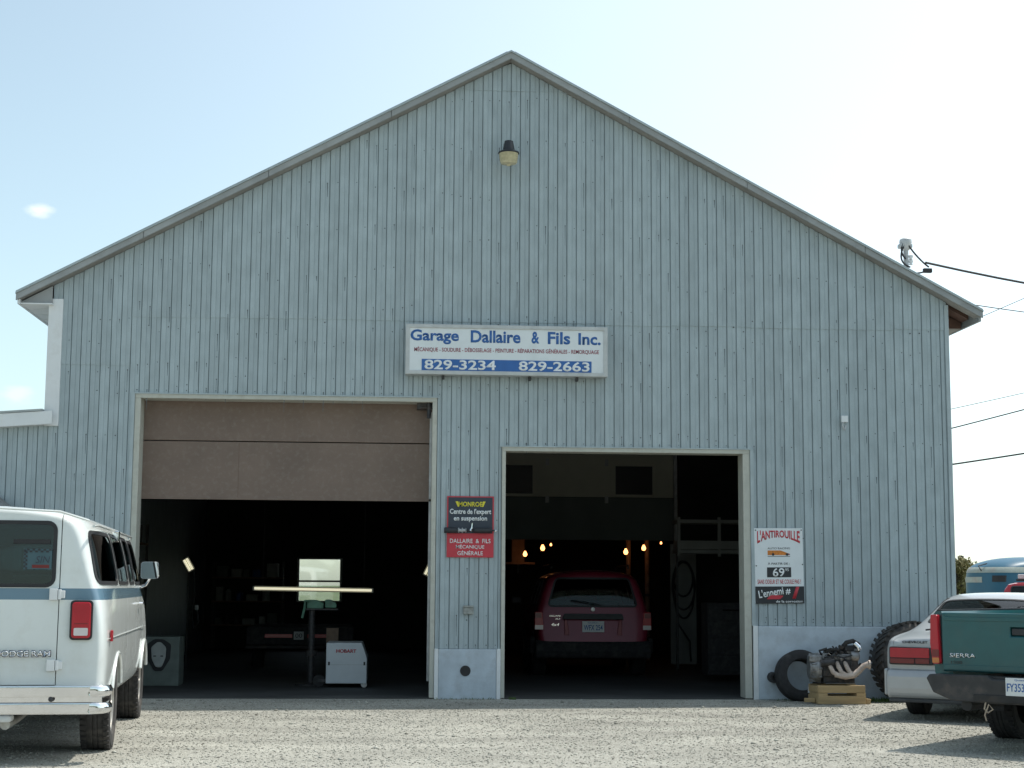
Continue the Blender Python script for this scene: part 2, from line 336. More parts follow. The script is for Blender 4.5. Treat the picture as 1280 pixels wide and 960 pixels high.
def text(s, m, parent, cx, cz, w, h, y, bold=0.0, warp=None, name='lettering', shear=0.0, depth=0.0015, space=1.0, rot=0.0):
    cu = bpy.data.curves.new('t', 'FONT'); cu.body = s; cu.offset = bold; cu.shear = shear; cu.space_character = space; cu.resolution_u = 3
    to = bpy.data.objects.new('t', cu); COL.objects.link(to)
    me = bpy.data.meshes.new_from_object(to.evaluated_get(bpy.context.evaluated_depsgraph_get()))
    bpy.data.objects.remove(to); bpy.data.curves.remove(cu)
    co = np.empty(len(me.vertices) * 3); me.vertices.foreach_get('co', co); co = co.reshape(-1, 3)
    x0, x1, z0, z1 = co[:, 0].min(), co[:, 0].max(), co[:, 1].min(), co[:, 1].max()
    u = (co[:, 0] - x0) / (x1 - x0) - 0.5; v = (co[:, 1] - z0) / (z1 - z0) - 0.5
    X = u * w; Z = v * h
    if warp: X, Z = warp(u, v, w, h)
    c_, s_ = math.cos(rot), math.sin(rot); X, Z = X * c_ - Z * s_, X * s_ + Z * c_
    new = np.stack([X + cx, np.full_like(X, y), Z + cz], 1); me.vertices.foreach_set('co', new.ravel()); me.update()
    bm = bmesh.new(); bm.from_mesh(me)
    ret = bmesh.ops.extrude_face_region(bm, geom=list(bm.faces))
    for g in ret['geom']:
        if isinstance(g, bmesh.types.BMVert): g.co.y -= depth
    bmesh.ops.recalc_face_normals(bm, faces=bm.faces); bm.to_mesh(me); bm.free()
    me.name = name; me.materials.clear(); me.materials.append(M[m])
    o = bpy.data.objects.new(name, me); COL.objects.link(o); o.parent = parent; return o

# ------------------------------------------------------------------ ground
g = MB().add([(-400, -60, 0), (400, -60, 0), (400, 34, 0), (-400, 34, 0)], [(0, 1, 2, 3)]).build('gravel_yard', 'gravel'); structure(g)
g = MB().add([(-1500, 33.9, -0.02), (1500, 33.9, -0.02), (1500, 2500, -0.02), (-1500, 2500, -0.02)], [(0, 1, 2, 3)]).build('field', 'field'); structure(g)
g = MB().add([(-1500, -1500, -0.02), (1500, -1500, -0.02), (1500, -59.9, -0.02), (-1500, -59.9, -0.02)], [(0, 1, 2, 3)]).build('field', 'field'); structure(g)
def pebbles():
    N = 110000
    x = rng.uniform(-8.5, 9.5, N); y = -9.0 + 8.85 * rng.random(N)
    r = 0.003 + 0.008 * rng.random(N) ** 3.0
    r[:260] = 0.011 + 0.014 * rng.random(260)
    base = np.array([(1, 0, 0), (-1, 0, 0), (0, 1, 0), (0, -1, 0), (0, 0, 1), (0, 0, -1)], float)
    faces = np.array([(0, 2, 4), (2, 1, 4), (1, 3, 4), (3, 0, 4), (2, 0, 5), (1, 2, 5), (3, 1, 5), (0, 3, 5)])
    v = base[None] * (1 + 0.45 * (rng.random((N, 6, 1)) - 0.5)) + 0.25 * (rng.random((N, 6, 3)) - 0.5)
    v[:, :, 2] *= 0.65
    a = rng.uniform(0, 6.28, N); c, s = np.cos(a)[:, None], np.sin(a)[:, None]
    vx = v[:, :, 0] * c - v[:, :, 1] * s; vy = v[:, :, 0] * s + v[:, :, 1] * c
    V = np.stack([vx * r[:, None] * 1.25 + x[:, None], vy * r[:, None] + y[:, None], v[:, :, 2] * r[:, None] + r[:, None] * 0.28], 2).reshape(-1, 3)
    Fc = (faces[None] + (np.arange(N) * 6)[:, None, None]).reshape(-1, 3)
    me = bpy.data.meshes.new('loose_gravel'); me.vertices.add(len(V)); me.vertices.foreach_set('co', V.ravel())
    me.loops.add(Fc.size); me.loops.foreach_set('vertex_index', Fc.ravel().astype(np.int32))
    me.polygons.add(len(Fc)); me.polygons.foreach_set('loop_start', np.arange(0, Fc.size, 3, dtype=np.int32)); me.polygons.foreach_set('loop_total', np.full(len(Fc), 3, np.int32))
    me.update(); me.validate(); me.materials.append(M['pebbles'])
    o = bpy.data.objects.new('loose_gravel', me); COL.objects.link(o); o['kind'] = 'stuff'; o['label'] = 'loose pale grey gravel stones over the yard'; o['category'] = 'gravel'
pebbles()
def blades(name, label, spots):
    mb = MB()
    for (x0, x1, y0, y1, n, h) in spots:
        for _ in range(n):
            x = random.uniform(x0, x1); y = random.uniform(y0, y1); hh = h * random.uniform(.4, 1.1); a = random.uniform(0, 6.28); w = 0.004
            dx, dy = math.cos(a) * w, math.sin(a) * w; lx, ly = random.uniform(-.5, .5) * hh, random.uniform(-.5, .5) * hh
            mb.add([(x - dx, y - dy, 0), (x + dx, y + dy, 0), (x + lx + dx * .6, y + ly + dy * .6, hh * .6), (x + lx * 1.6, y + ly * 1.6, hh)], [(0, 1, 2), (0, 2, 3)])
    o = mb.build(name, 'grass'); o['kind'] = 'stuff'; o['label'] = label; o['category'] = 'grass'
blades('grass', 'thin strip of green grass along the foundation behind the silver car', [(4.25, 5.7, -0.55, -0.05, 1500, .05), (3.3, 4.3, -.3, -.04, 120, .03), (0.02, .12, -.12, -.02, 60, .04), (-.9, -.1, -.1, -.03, 60, .03)])

# ------------------------------------------------------------------ the garage
RZ, EX, EZ = 8.28, 6.16, 4.98
SL = (RZ - EZ) / EX
def roof_z(x): return RZ - SL * abs(x)
WX = 5.73
bld = thing('garage_building', 'large gabled garage clad in weathered blue-grey ribbed metal with two open bays', 'garage')
L0, L1, LZ = -4.675, -0.895, 3.755     # left bay opening with its frame
R0, R1, RZO = -0.075, 3.105, 3.145     # right bay
PZ, FZ = 0.615, 0.915                  # siding bottom on the pillar and on the right
def top_poly(xa, xb, zb, drop):
    pts = [(xa, zb), (xb, zb), (xb, roof_z(xb) - drop)]
    if xa < 0 < xb: pts.append((0, roof_z(0) - drop))
    pts.append((xa, roof_z(xa) - drop)); return pts
core = MB()
core.prism(top_poly(-WX + .02, L0, 0, .08), .03, .22); core.prism(top_poly(L0, L1, LZ, .08), .03, .22)
core.prism(top_poly(L1, R0, 0, .08), .03, .22); core.prism(top_poly(R0, R1, RZO, .08), .03, .22); core.prism(top_poly(R1, WX - .02, 0, .08), .03, .22)
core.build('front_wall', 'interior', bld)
sw = MB().box(-WX + .02, -WX + .2, .23, 16, 0, 4.98); sw.build('side_wall', 'siding', bld)
sw = MB().box(WX - .2, WX - .02, .23, 16, 0, 4.98); sw.build('side_wall', 'siding', bld)
# back wall with the window opening
bw = MB()
for (xa, xb, za, zb) in ((-5.7, -3.56, 0, 4.9), (-2.58, 2.36, 0, 4.9), (2.66, 5.7, 0, 4.9), (-3.56, -2.58, 0, 1.02), (-3.56, -2.58, 1.97, 4.9), (2.36, 2.66, 0, 1.04), (2.36, 2.66, 1.26, 4.9)):
    bw.box(xa, xb, 15.0, 15.15, za, zb)
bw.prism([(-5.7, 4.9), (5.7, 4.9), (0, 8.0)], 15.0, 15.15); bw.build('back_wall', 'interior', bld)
win = MB(); win.box(-3.56, -3.51, 14.97, 15.05, 1.02, 1.97); win.box(-2.63, -2.58, 14.97, 15.05, 1.02, 1.97); win.box(-3.51, -2.63, 14.97, 15.05, 1.45, 1.49); win.box(-3.51, -2.63, 14.97, 15.05, 1.02, 1.05); win.box(-3.51, -2.63, 14.97, 15.05, 1.94, 1.97)
w1 = win.build('back_window', 'trim_white', bld)
MB().box(-3.51, -2.63, 15.005, 15.012, 1.49, 1.94).build('pane', 'glass_pane', w1); MB().box(-3.51, -2.63, 15.005, 15.012, 1.05, 1.45).build('pane', 'glass_pane', w1)
win = MB().ring([(2.36, 1.04), (2.66, 1.04), (2.66, 1.26), (2.36, 1.26)], [(2.39, 1.07), (2.63, 1.07), (2.63, 1.23), (2.39, 1.23)], 14.97, 15.05)
w2 = win.build('back_window', 'trim_white', bld); MB().box(2.39, 2.63, 15.005, 15.012, 1.07, 1.23).build('pane', 'glass_pane', w2)

# siding strips, each one its own piece
PITCH = 0.1222
grid = [-WX + PITCH * i for i in range(int(2 * WX / PITCH) + 1)] + [WX]
edges = [L0, L1, R0, R1]
if grid[-1] - grid[-2] < .04: grid.pop(-2)
def bottom_at(x):
    if L0 < x < L1: return LZ
    if R0 < x < R1: return RZO
    if L1 < x < R0: return PZ
    return FZ if x > R1 else 0.45
def strip_mesh(xa, xb, zb, zta, ztb, dy, peak=None):
    w = xb - xa; k = w / PITCH
    prof = [(0, .026), (.0035, .026), (.008, .004), (.063, .004), (.0668, .0142), (.0695, .0142), (.0720, .0125), (.1165, .0125), (.1222, .026)]
    n = len(prof); v = []; 
    for (px, py) in prof:
        t = px / .1222; v.append((xa + t * w, py + dy, zb))
    for (px, py) in prof:
        t = px / .1222; x = xa + t * w; v.append((x, py + dy, zta + (ztb - zta) * t if peak is None else peak(x)))
    f = [(i, i + 1, n + i + 1, n + i) for i in range(n - 1)] + [tuple(range(n))]
    return v, f
def add_strip(parent, xa, xb, zb, zta, ztb, dy=0.0, peak=None):
    v, f = strip_mesh(xa, xb, zb, zta, ztb, dy, peak); mb = MB(); mb.add(v, f); me = bpy.data.meshes.new('siding_strip'); me.from_pydata(mb.v, [], mb.f); me.materials.append(M['siding'])
    o = bpy.data.objects.new('siding_strip', me); COL.objects.link(o); o.parent = parent; return o
screws = MB(); streaks = MB()
def screw(x, z, y):
    r = random.uniform(.007, .0105)
    screws.add([(x + r * math.cos(a), y, z + r * math.sin(a)) for a in [k * math.pi / 3 for k in range(6)]] + [(x, y - .006, z)], [(i, (i + 1) % 6, 6) for i in range(6)])
def streak(x, z, y):
    w = random.uniform(.003, .0065); L = random.choice((.04, .06, .1, .16, .24, .3)) * random.uniform(.7, 1.1)
    streaks.add([(x - w, y - .0015, z), (x + w, y - .0015, z), (x + w * .4, y - .0015, z - L), (x - w * .4, y - .0015, z - L)], [(0, 1, 2, 3)])
rows = [1.0, 1.52, 2.12, 2.72, 3.25, 3.86, 4.12, 4.52, 4.80, 5.32, 5.9, 6.45, 7.05, 7.6]
seams = {}
for i in range(len(grid) - 1):
    xa, xb = grid[i], grid[i + 1]; xm = (xa + xb) / 2; g_ = int((xm + WX) / (PITCH * 8))
    sub = [xa] + [e for e in edges if xa + .012 < e < xb - .012] + [xb]
    parts_ = [(p, q, bottom_at((p + q) / 2)) for p, q in zip(sub[:-1], sub[1:])]
    zb = max(p[2] for p in parts_)
    for (p, q, zz_) in parts_:
        if zz_ < zb - .01: add_strip(bld, p, q - .0006, zz_, zb + .012, zb + .012, .003)
    za_t, zb_t = roof_z(xa) - .112, roof_z(xb) - .112
    if g_ not in seams: seams[g_] = random.Random(g_ * 3 + 1).choice((4.735, 4.745, 4.75)) if g_ > 0 else 4.12
    cuts = [z for z in (seams[g_],) if zb + .3 < z < min(za_t, zb_t) - .15]
    if abs(xm) < 0.75: cuts.append(7.80)
    lo = zb
    for k, c in enumerate(cuts + [None]):
        dy = -0.009 * k
        if c is None: add_strip(bld, xa, xb - .0006, lo, za_t, zb_t, dy)
        else: add_strip(bld, xa, xb - .0006, lo, c, c, dy); lo = c - .012
    if xb - xa > .08:
        for z in rows + [zb + .045]:
            if z < zb + .03 or z > min(za_t, zb_t) - .06: continue
            low = abs(z - zb - .045) < .01
            if random.random() < (.92 if low else .62):
                zz = z + (0 if low else random.uniform(-.045, .045) + .11 * math.sin(g_ * 2.3 + z)); zz = min(zz, min(za_t, zb_t) - .05); up = z > seams[g_]; dy = (-.009 if up else 0)
                sx_ = xa + (.096 + random.uniform(-.006, .006)) * (xb - xa) / PITCH
                screw(sx_, zz, .0135 + dy)
                if random.random() < (.25 if low else .33): streak(sx_, zz, .0135 + dy)
o = screws.build('screw_heads', 'screw', bld, kind='stuff'); o = streaks.build('rust_streaks', 'streak', bld, kind='stuff')

# foundations, corner boards, flashings
fm = MB().box(L1 + .05, R0 - .05, -.012, .029, 0.0, PZ - .004)
fo = fm.build('foundation', 'found', bld, bevel=.006)
MB().lathe([(.058, -.016), (.058, -.0135)], c=(-.51, 0, .345), axis='y', n=20).build('vent_hole', 'black', bld)
MB().lathe([(.066, -.015), (.066, -.018), (.056, -.018), (.056, -.015)], c=(-.51, 0, .345), axis='y', n=20).build('vent_rim', 'iron', bld)
MB().box(R1 + .075, WX + .015, -.03, .029, 0.0, FZ - .004).build('foundation', 'found', bld, bevel=.01)
MB().box(-WX, L0 - .002, -.012, .029, 0.0, .446).build('foundation', 'found', bld)
MB().box(L1 - .002, L1 + .048, -.02, .03, 0, PZ + .0).build('edge_board', 'trim_white', bld, bevel=.004)
MB().box(R0 - .048, R0 + .002, -.02, .03, 0, PZ + .0).build('edge_board', 'trim_white', bld, bevel=.004)
MB().box(R1 + .012, R1 + .073, -.02, .03, 0, FZ - .0).build('edge_board', 'trim_white', bld, bevel=.004)
MB().box(WX - .035, WX + .02, -.012, .08, FZ, roof_z(WX) - .14).build('corner_flashing', 'siding_flash', bld, bevel=.004)
MB().box(-5.775, -5.60, -.03, .06, 3.33, 4.93).build('corner_board', 'trim_white', bld, bevel=.004)
# door frames
def frame(x0, x1, zt, jw, hw, d0, d1):
    h = MB().box(x0, x1, d0, d1, zt - hw, zt).build('door_frame', 'trim_cream', bld, bevel=.005)
    MB().box(x0, x0 + jw[0], d0, d1, .012, zt - hw - .0005).build('jamb', 'trim_cream', h, bevel=.005)
    MB().box(x1 - jw[1], x1, d0, d1, .012, zt - hw - .0005).build('jamb', 'trim_cream', h, bevel=.005)
    MB().box(x0 - .035, x1 + .035, -.014, .012, zt - .002, zt + .014).build('drip_edge', 'siding_flash', h)
    return h
frame(L0 + .002, L1 - .004, LZ - .002, (.072, .058), .055, .0, .30)
frame(R0 + .004, R1 - .002, RZO - .002, (.048, .092), .055, .0, .30)
MB().box(L0 - .045, L0 + .0, -.012, .02, .45, LZ + .012).build('side_flashing', 'siding_flash', bld)
MB().box(R1, R1 + .045, -.012, .02, FZ, RZO).build('side_flashing', 'siding_flash', bld)
# raised brown overhead door of the left bay: two sections hang down
od = MB().box(-4.63, -.93, .31, .355, 3.20, 3.80).build('overhead_door', 'door_brown', bld, bevel=.006)
MB().box(-4.63, -.93, .306, .351, 2.455, 3.188).build('door_section', 'door_brown', od, bevel=.006)
for xv in (-3.40,):
    MB().box(xv, xv + .003, .3045, .306, 2.46, 3.18).build('panel_joint', 'wood_dark', od)
MB().box(-4.63, -.93, .300, .306, 2.455, 2.485).build('bottom_rail', 'door_brown', od)
hw_ = MB().box(-1.15, -.96, .12, .29, 3.62, 3.70); hw_.tube([(-1.0, .10, 3.50), (-1.0, .10, 3.70)], .028, 10); hw_.tube([(-1.10, .12, 3.64), (-.93, .12, 3.64)], .02, 8)
hw_.build('roller_bracket', 'iron', bld)
MB().box(-.985, -.955, .30, .36, 0.2, 3.6).build('door_track', 'galv', bld)
# roof
def slab(sgn, y0, y1, t, x_in=0.0, x_out=EX, dz=0.0):
    a = (sgn * x_in, roof_z(x_in) + dz); b = (sgn * x_out, roof_z(x_out) + dz)
    return [a, b, (b[0], b[1] - t), (a[0], a[1] - t)]
rf = MB().prism(slab(-1, 0, 0, .022), -.17, 16.2).build('roof', 'roof', bld)
MB().prism(slab(1, 0, 0, .022), -.17, 16.2).build('roof_slope', 'roof', rf)
rib = MB()
for sgn in (-1, 1):
    for k in range(56):
        y = -.16 + k * .29
        rib.prism(slab(sgn, 0, 0, .02, .05, EX, .02), y, y + .05)
rib.build('roof_ribs', 'roof', rf, kind='stuff')
MB().prism([(-.22, RZ - SL * .22 + .012), (0, RZ + .004), (.22, RZ - SL * .22 + .012), (.22, RZ - SL * .22 + .002), (0, RZ + .001), (-.22, RZ - SL * .22 + .002)], -.18, 16.2).build('ridge_cap', 'roof', rf)
for sgn in (-1, 1):
    n_seg = 4
    for k in range(n_seg):
        xa, xb = EX * k / n_seg, EX * (k + 1) / n_seg - .006
        MB().prism(slab(sgn, 0, 0, .078, xa, xb, -.0235), -.165, -.135).build('rake_board', 'rake', rf)
        MB().prism(slab(sgn, 0, 0, .018, xa, xb + .003, -.001), -.185, -.1705).build('drip_edge', 'siding_flash', rf)
    MB().prism(slab(sgn, 0, 0, .012, .0, EX - .03, -.095), -.134, .03).build('gable_soffit', 'soffit', rf)
    MB().prism(slab(sgn, 0, 0, .05, 0.02, EX - .02, -.03), .24, 16).build('roof_deck', 'wood_dark', rf)
MB().box(-EX + .02, -EX + .05, -.13, 16, EZ - .14, EZ + .01).build('eave_board', 'trim_white', rf)
MB().box(EX - .05, EX - .02, -.13, 16, EZ - .14, EZ + .01).build('eave_board', 'rake', rf)
for k in range(40):
    y = -.10 + k * .40
    MB().box(-EX + .051, -5.72, y, y + .385, EZ - .135, EZ - .12).build('soffit_slat', 'trim_white', rf)
MB().prism([(-EX + .055, EZ - .118), (-5.73, EZ - .118), (-5.73, roof_z(5.73) - .128), (-EX + .055, roof_z(EX - .055) - .128)], -.06, -.04).build('eave_return', 'rake', rf)
MB().box(5.75, EX - .051, .55, 16, EZ - .135, EZ - .12).build('eave_soffit', 'soffit', rf)
MB().prism([(5.74, EZ - .13), (EX - .06, EZ - .13), (EX - .06, EZ - .05), (5.74, EZ + .10)], .50, .53).build('eave_end_board', 'wood_dark', rf)
# interior: concrete slab, partitions, inner overhead door
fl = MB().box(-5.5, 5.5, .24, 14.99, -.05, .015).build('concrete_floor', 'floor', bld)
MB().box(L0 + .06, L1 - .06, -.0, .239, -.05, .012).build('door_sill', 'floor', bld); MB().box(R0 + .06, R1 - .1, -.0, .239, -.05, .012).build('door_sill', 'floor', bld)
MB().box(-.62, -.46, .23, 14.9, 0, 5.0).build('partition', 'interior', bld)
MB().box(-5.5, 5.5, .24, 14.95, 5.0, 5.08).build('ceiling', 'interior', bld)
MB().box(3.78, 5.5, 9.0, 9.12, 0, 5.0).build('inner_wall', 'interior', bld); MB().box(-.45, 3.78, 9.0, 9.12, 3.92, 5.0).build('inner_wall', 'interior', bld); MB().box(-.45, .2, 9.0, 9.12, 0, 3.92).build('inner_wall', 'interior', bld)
idr = MB().box(.15, 3.66, 8.93, 8.985, 3.02, 3.80).build('inner_door', 'door_cream', bld, label='pale upper section of the inner overhead door with two small windows')
MB().box(.15, 3.66, 8.93, 8.985, 2.235, 3.008).build('door_section', 'door_grey', idr)
for (xa, xb) in ((.38, 1.06), (2.59, 3.27)): MB().box(xa, xb, 8.92, 8.9295, 3.07, 3.59).build('door_window', 'paint_dark', idr)
for xv in (1.33, 2.42):
    for zv in (3.66, 2.98): MB().box(xv - .03, xv + .03, 8.90, 8.929, zv - .07, zv + .05).build('door_hinge', 'galv', idr)
MB().box(3.665, 3.72, 8.85, 8.95, .02, 3.9).build('door_track', 'galv', bld); MB().box(.07, .125, 8.85, 8.95, .02, 3.9).build('door_track', 'galv', bld)
MB().box(3.44, 3.90, 8.02, 8.05, .05, 2.15).build('wall_panel', 'interior_panel', bld)

# ------------------------------------------------------------------ annex on the left
anx = thing('side_annex', 'low lean-to annex with white fascia joined to the left end of the garage', 'annex', (-WX, 0, 0))
def anz(x): return 3.36 + .075 * (x + WX)     # underside of the fascia, world x
for i in range(24):
    xb = -WX - PITCH * i - .0006; xa = xb - PITCH + .0012
    o = add_strip(anx, xa + WX, xb + WX, .02, anz(xa), anz(xb), .008)
MB().prism([(-2.95, 0.0), (0, 0.0), (0, anz(-WX)), (-2.95, anz(-WX - 2.95))], .035, .2).build('wall_core', 'interior', anx)
MB().prism([(-3.1, anz(-WX - 3.1) - .02), (.07, anz(-WX + .07) - .02), (.07, anz(-WX + .07) + .145), (-3.1, anz(-WX - 3.1) + .145)], -.12, -.09).build('fascia', 'trim_white', anx, bevel=.004)
MB().prism([(-3.1, anz(-WX - 3.1) - .02), (-.05, anz(-WX - .05) - .02), (-.05, anz(-WX - .05)), (-3.1, anz(-WX - 3.1))], -.088, .03).build('soffit', 'trim_white', anx)
MB().prism([(-3.12, anz(-WX - 3.12) + .15), (-.05, anz(-WX - .05) + .15), (-.05, anz(-WX - .05) + .175), (-3.12, anz(-WX - 3.12) + .175)], -.13, 8).build('roof', 'roof', anx)
MB().box(-2.95, -2.8, .2, 8, 0, 3.0).build('side_wall', 'siding', anx)
pc = thing('porch_canopy', 'small grey shingled canopy on posts at the far left beside the annex', 'canopy', (-6.60, -.45, -.13))
MB().add([(-.62, -.42, 2.33), (.62, -.42, 2.33), (.62, .43, 2.33), (-.62, .43, 2.33), (-.3, .43, 2.60), (.3, .43, 2.60)], [(0, 1, 5, 4), (1, 2, 5), (0, 4, 3), (2, 3, 4, 5), (0, 3, 2, 1)]).build('canopy_roof', 'shingle', pc)
MB().box(-.60, .60, -.40, .40, 2.22, 2.328).build('fascia', 'rake', pc, bevel=.004)
for x in (-.52, .52): MB().box(x - .04, x + .04, -.36, -.28, .13, 2.22).build('post', 'rake', pc)

# ------------------------------------------------------------------ signs on the facade
sg = thing('shop_sign', 'long white lightbox sign with blue shop name and phone numbers above the doors', 'sign', (-.03, -.02, 4.028))
W2, H0 = 1.28, .64
MB().box(-W2 + .045, W2 - .045, -.155, .0, .045, H0 - .045).build('sign_face', 'sign_white', sg)
MB().ring([(-W2, 0), (W2, 0), (W2, H0), (-W2, H0)], [(-W2 + .05, .05), (W2 - .05, .05), (W2 - .05, H0 - .05), (-W2 + .05, H0 - .05)], -.17, -.005).build('sign_frame', 'sign_frame', sg, bevel=.006)
for x in (-.8, .3, .9): MB().box(x - .015, x + .015, -.09, .0, -.045, -.001).build('bracket', 'iron', sg)
fy = -.1565
text('Garage', 'ink_blue', sg, -.915, .478, .61, .185, fy, bold=.027)
text('Dallaire', 'ink_blue', sg, -.145, .491, .63, .158, fy, bold=.027)
text('&', 'ink_blue', sg, .36, .489, .10, .152, fy, bold=.027)
text('Fils', 'ink_blue', sg, .66, .487, .285, .158, fy, bold=.027)
text('Inc.', 'ink_blue', sg, 1.05, .482, .285, .152, fy, bold=.027)
text('MÉCANIQUE - SOUDURE - DÉBOSSELAGE - PEINTURE - RÉPARATIONS GÉNÉRALES - REMORQUAGE', 'ink_maroon', sg, .0, .318, 2.34, .072, fy, bold=.012)
MB().box(-1.075, 1.075, -.159, -.1555, .052, .195).build('phone_band', 'ink_blue', sg)
text('829-3234', 'ink_white', sg, -.59, .124, .90, .125, -.160, bold=.022)
text('829-2663', 'ink_white', sg, .60, .124, .90, .125, -.160, bold=.022)

mo = thing('suspension_sign', 'square dark and red metal sign with a real shock absorber mounted across it', 'sign', (-.465, -.004, 1.745))
MB().box(-.295, .295, -.012, .0, 0, .765).build('sign_back', 'sign_red', mo, bevel=.003)
MB().box(-.278, .278, -.0155, -.0125, .30, .750).build('dark_panel', 'sign_navy', mo)
text('MONROE', 'ink_yellow', mo, .0, .665, .30, .062, -.016, bold=.03)
MB().prism([(-.19, .70), (-.155, .70), (-.145, .632), (-.160, .632)], -.0185, -.016).build('emblem_wing', 'ink_yellow', mo); MB().prism([(.19, .70), (.155, .70), (.145, .632), (.160, .632)], -.0185, -.016).build('emblem_wing', 'ink_yellow', mo)
text("Centre de l'expert", 'ink_white', mo, .0, .565, .52, .085, -.016, bold=.025)
text('en suspension', 'ink_white', mo, .0, .478, .42, .075, -.016, bold=.025)
text('DALLAIRE  &  FILS', 'ink_white', mo, .0, .205, .51, .055, -.013, bold=.012)
text('MÉCANIQUE', 'ink_white', mo, .0, .133, .355, .062, -.013, bold=.012)
text('GÉNÉRALE', 'ink_white', mo, .0, .058, .32, .062, -.013, bold=.012)
sa = MB().lathe([(0, -.33), (.034, -.33), (.036, -.31), (.036, -.17), (.03, -.165), (.014, -.16), (.014, .04), (.03, .045), (.033, .05), (.033, .24), (.028, .262), (.010, .265), (.010, .305), (0, .306)], c=(0, -.062, .335), axis='x', n=16)
so = sa.build('shock_absorber', 'ink_black', mo, smooth=30)
MB().lathe([(.020, -.16), (.034, -.15), (.034, -.145), (.02, -.14), (.02, -.115), (.034, -.105), (.034, -.1), (.02, -.09), (.02, -.065), (.033, -.06), (.02, -.05)], c=(0, -.062, .335), axis='x', n=14).build('coil', 'galv', so, smooth=30)
MB().tube([(.0, -.10, .33), (.018, -.105, .37), (.024, -.11, .43)], [.018, .014, .012], 8).build('bracket', 'chrome', so, smooth=True)
MB().tube([(.305, -.062, .335), (.325, -.062, .333)], .016, 8).build('stud', 'chrome', so)

an = thing('rustproofing_sign', 'white poster sign with red arched title and black foot right of the doors', 'sign', (3.465, -.004, 1.195))
an.rotation_euler = (0, R(-.6), 0)
MB().box(-.312, .312, -.010, .0, 0, .95).build('sign_board', 'sign_white', an)
MB().box(-.312, .312, -.0135, -.0105, .0, .215).build('black_foot', 'ink_black', an)
text("L'ANTIROUILLE", 'ink_red', an, 0, .86, .55, .13, -.0105, bold=.03, warp=lambda u, v, w, h: (u * w, (v - .5) * h * (0.72 + 1.6 * u * u * 1.4) + h * .5 - u * u * .02))
text('AUTO RACING', 'ink_black', an, 0, .695, .29, .024, -.0105)
MB().prism([(-.145, .610), (.12, .610), (.145, .622), (.06, .655), (.02, .668), (-.145, .668)], -.0125, -.0105).build('car_emblem', 'ink_orange', an)
for x in (-.075, .105): MB().lathe([(.0, -.015), (.017, -.015), (.017, -.0105)], c=(x, 0, .618), axis='y', n=12).build('emblem_wheel', 'ink_black', an)
MB().prism([(.10, .612), (.145, .612), (.135, .626), (.115, .634)], -.0135, -.0126).build('emblem_nose', 'ink_maroon', an)
MB().box(-.145, .145, -.012, -.0105, .590, .596).build('emblem_line', 'ink_black', an)
text('À PARTIR DE :', 'ink_black', an, -.005, .505, .28, .032, -.0105, bold=.01)
MB().box(-.158, .152, -.0125, -.0105, .33, .455).build('price_box', 'ink_black', an)
text('69', 'ink_white', an, -.01, .392, .15, .11, -.013, bold=.015)
text('95', 'ink_white', an, .098, .425, .048, .036, -.013)
text('SANS ODEUR ET NE COULE PAS !', 'ink_red', an, -.005, .275, .555, .055, -.0105, bold=.01)
text("L'ennemi", 'ink_white', an, -.115, .140, .32, .10, -.0138, bold=.02, rot=R(9))
text('#', 'ink_white', an, .105, .148, .062, .072, -.0138, bold=.02)
text('1', 'ink_red', an, .205, .135, .095, .15, -.0138, bold=.03, shear=.25)
MB().prism(rpoly([(-.175, .055), (.0, .055), (.05, .098), (-.02, .105), (-.12, .105)], .02), -.0155, -.0137).build('red_splash', 'ink_red', an)
text('de la corrosion', 'ink_white', an, .12, .026, .345, .030, -.0138, bold=.012)
for (x, z) in ((-.295, .925), (.295, .925), (-.295, .475), (.3, .49), (-.295, .03), (.295, .02)):
    MB().lathe([(.008, -.0165), (.008, -.0105)], c=(x, 0, z), axis='y', n=8).build('screw', 'screw', an)

# ------------------------------------------------------------------ barn light, small wall fittings
bl = thing('barn_light', 'round wall lamp with black cap and cream globe high on the gable', 'lamp', (-.03, -.25, 6.72))
MB().lathe([(0, .335), (.035, .335), (.055, .325), (.065, .27), (.078, .21), (.10, .195), (.133, .18), (.136, .165), (.12, .16), (0, .16)], n=28).build('cap', 'ink_black', bl, smooth=35)
gm = MB()
prof = [(.0, .0), (.02, .002), (.03, .018), (.06, .022), (.095, .03), (.108, .05)]
for k in range(7): prof += [(.112 + .0018 * k, .055 + .015 * k), (.106 + .0018 * k, .062 + .015 * k)]
prof += [(.122, .160), (0, .161)]
gm.lathe(prof, n=32); gm.build('globe', 'globe', bl, smooth=30)
MB().tube([(0, 0, .28), (0, .12, .29), (0, .255, .29)], .022, 10).build('arm', 'iron', bl)
MB().box(-.05, .05, .235, .256, .22, .36).build('mount_plate', 'iron', bl)
ob = thing('outlet_box', 'small weathered outlet box on the pillar between the doors', 'outlet', (-.48, 0, 1.02))
MB().box(-.065, .065, -.05, .004, .02, .105).build('box', 'fitting_grey', ob, bevel=.01); MB().prism([(-.07, .107), (.07, .107), (.06, .13), (-.06, .13)], -.06, .004).build('cover', 'fitting_grey', ob)
br = thing('wall_bracket', 'small pale broken bracket on the siding right of the right bay', 'bracket', (4.335, 0, 3.44))
MB().box(-.04, .045, -.045, .004, .07, .155).build('plate', 'trim_white', br, bevel=.006); MB().tube([(-.02, -.03, .07), (-.03, -.04, .02), (0, -.04, -.03), (.02, -.02, .03)], .012, 8).build('hook', 'galv', br)

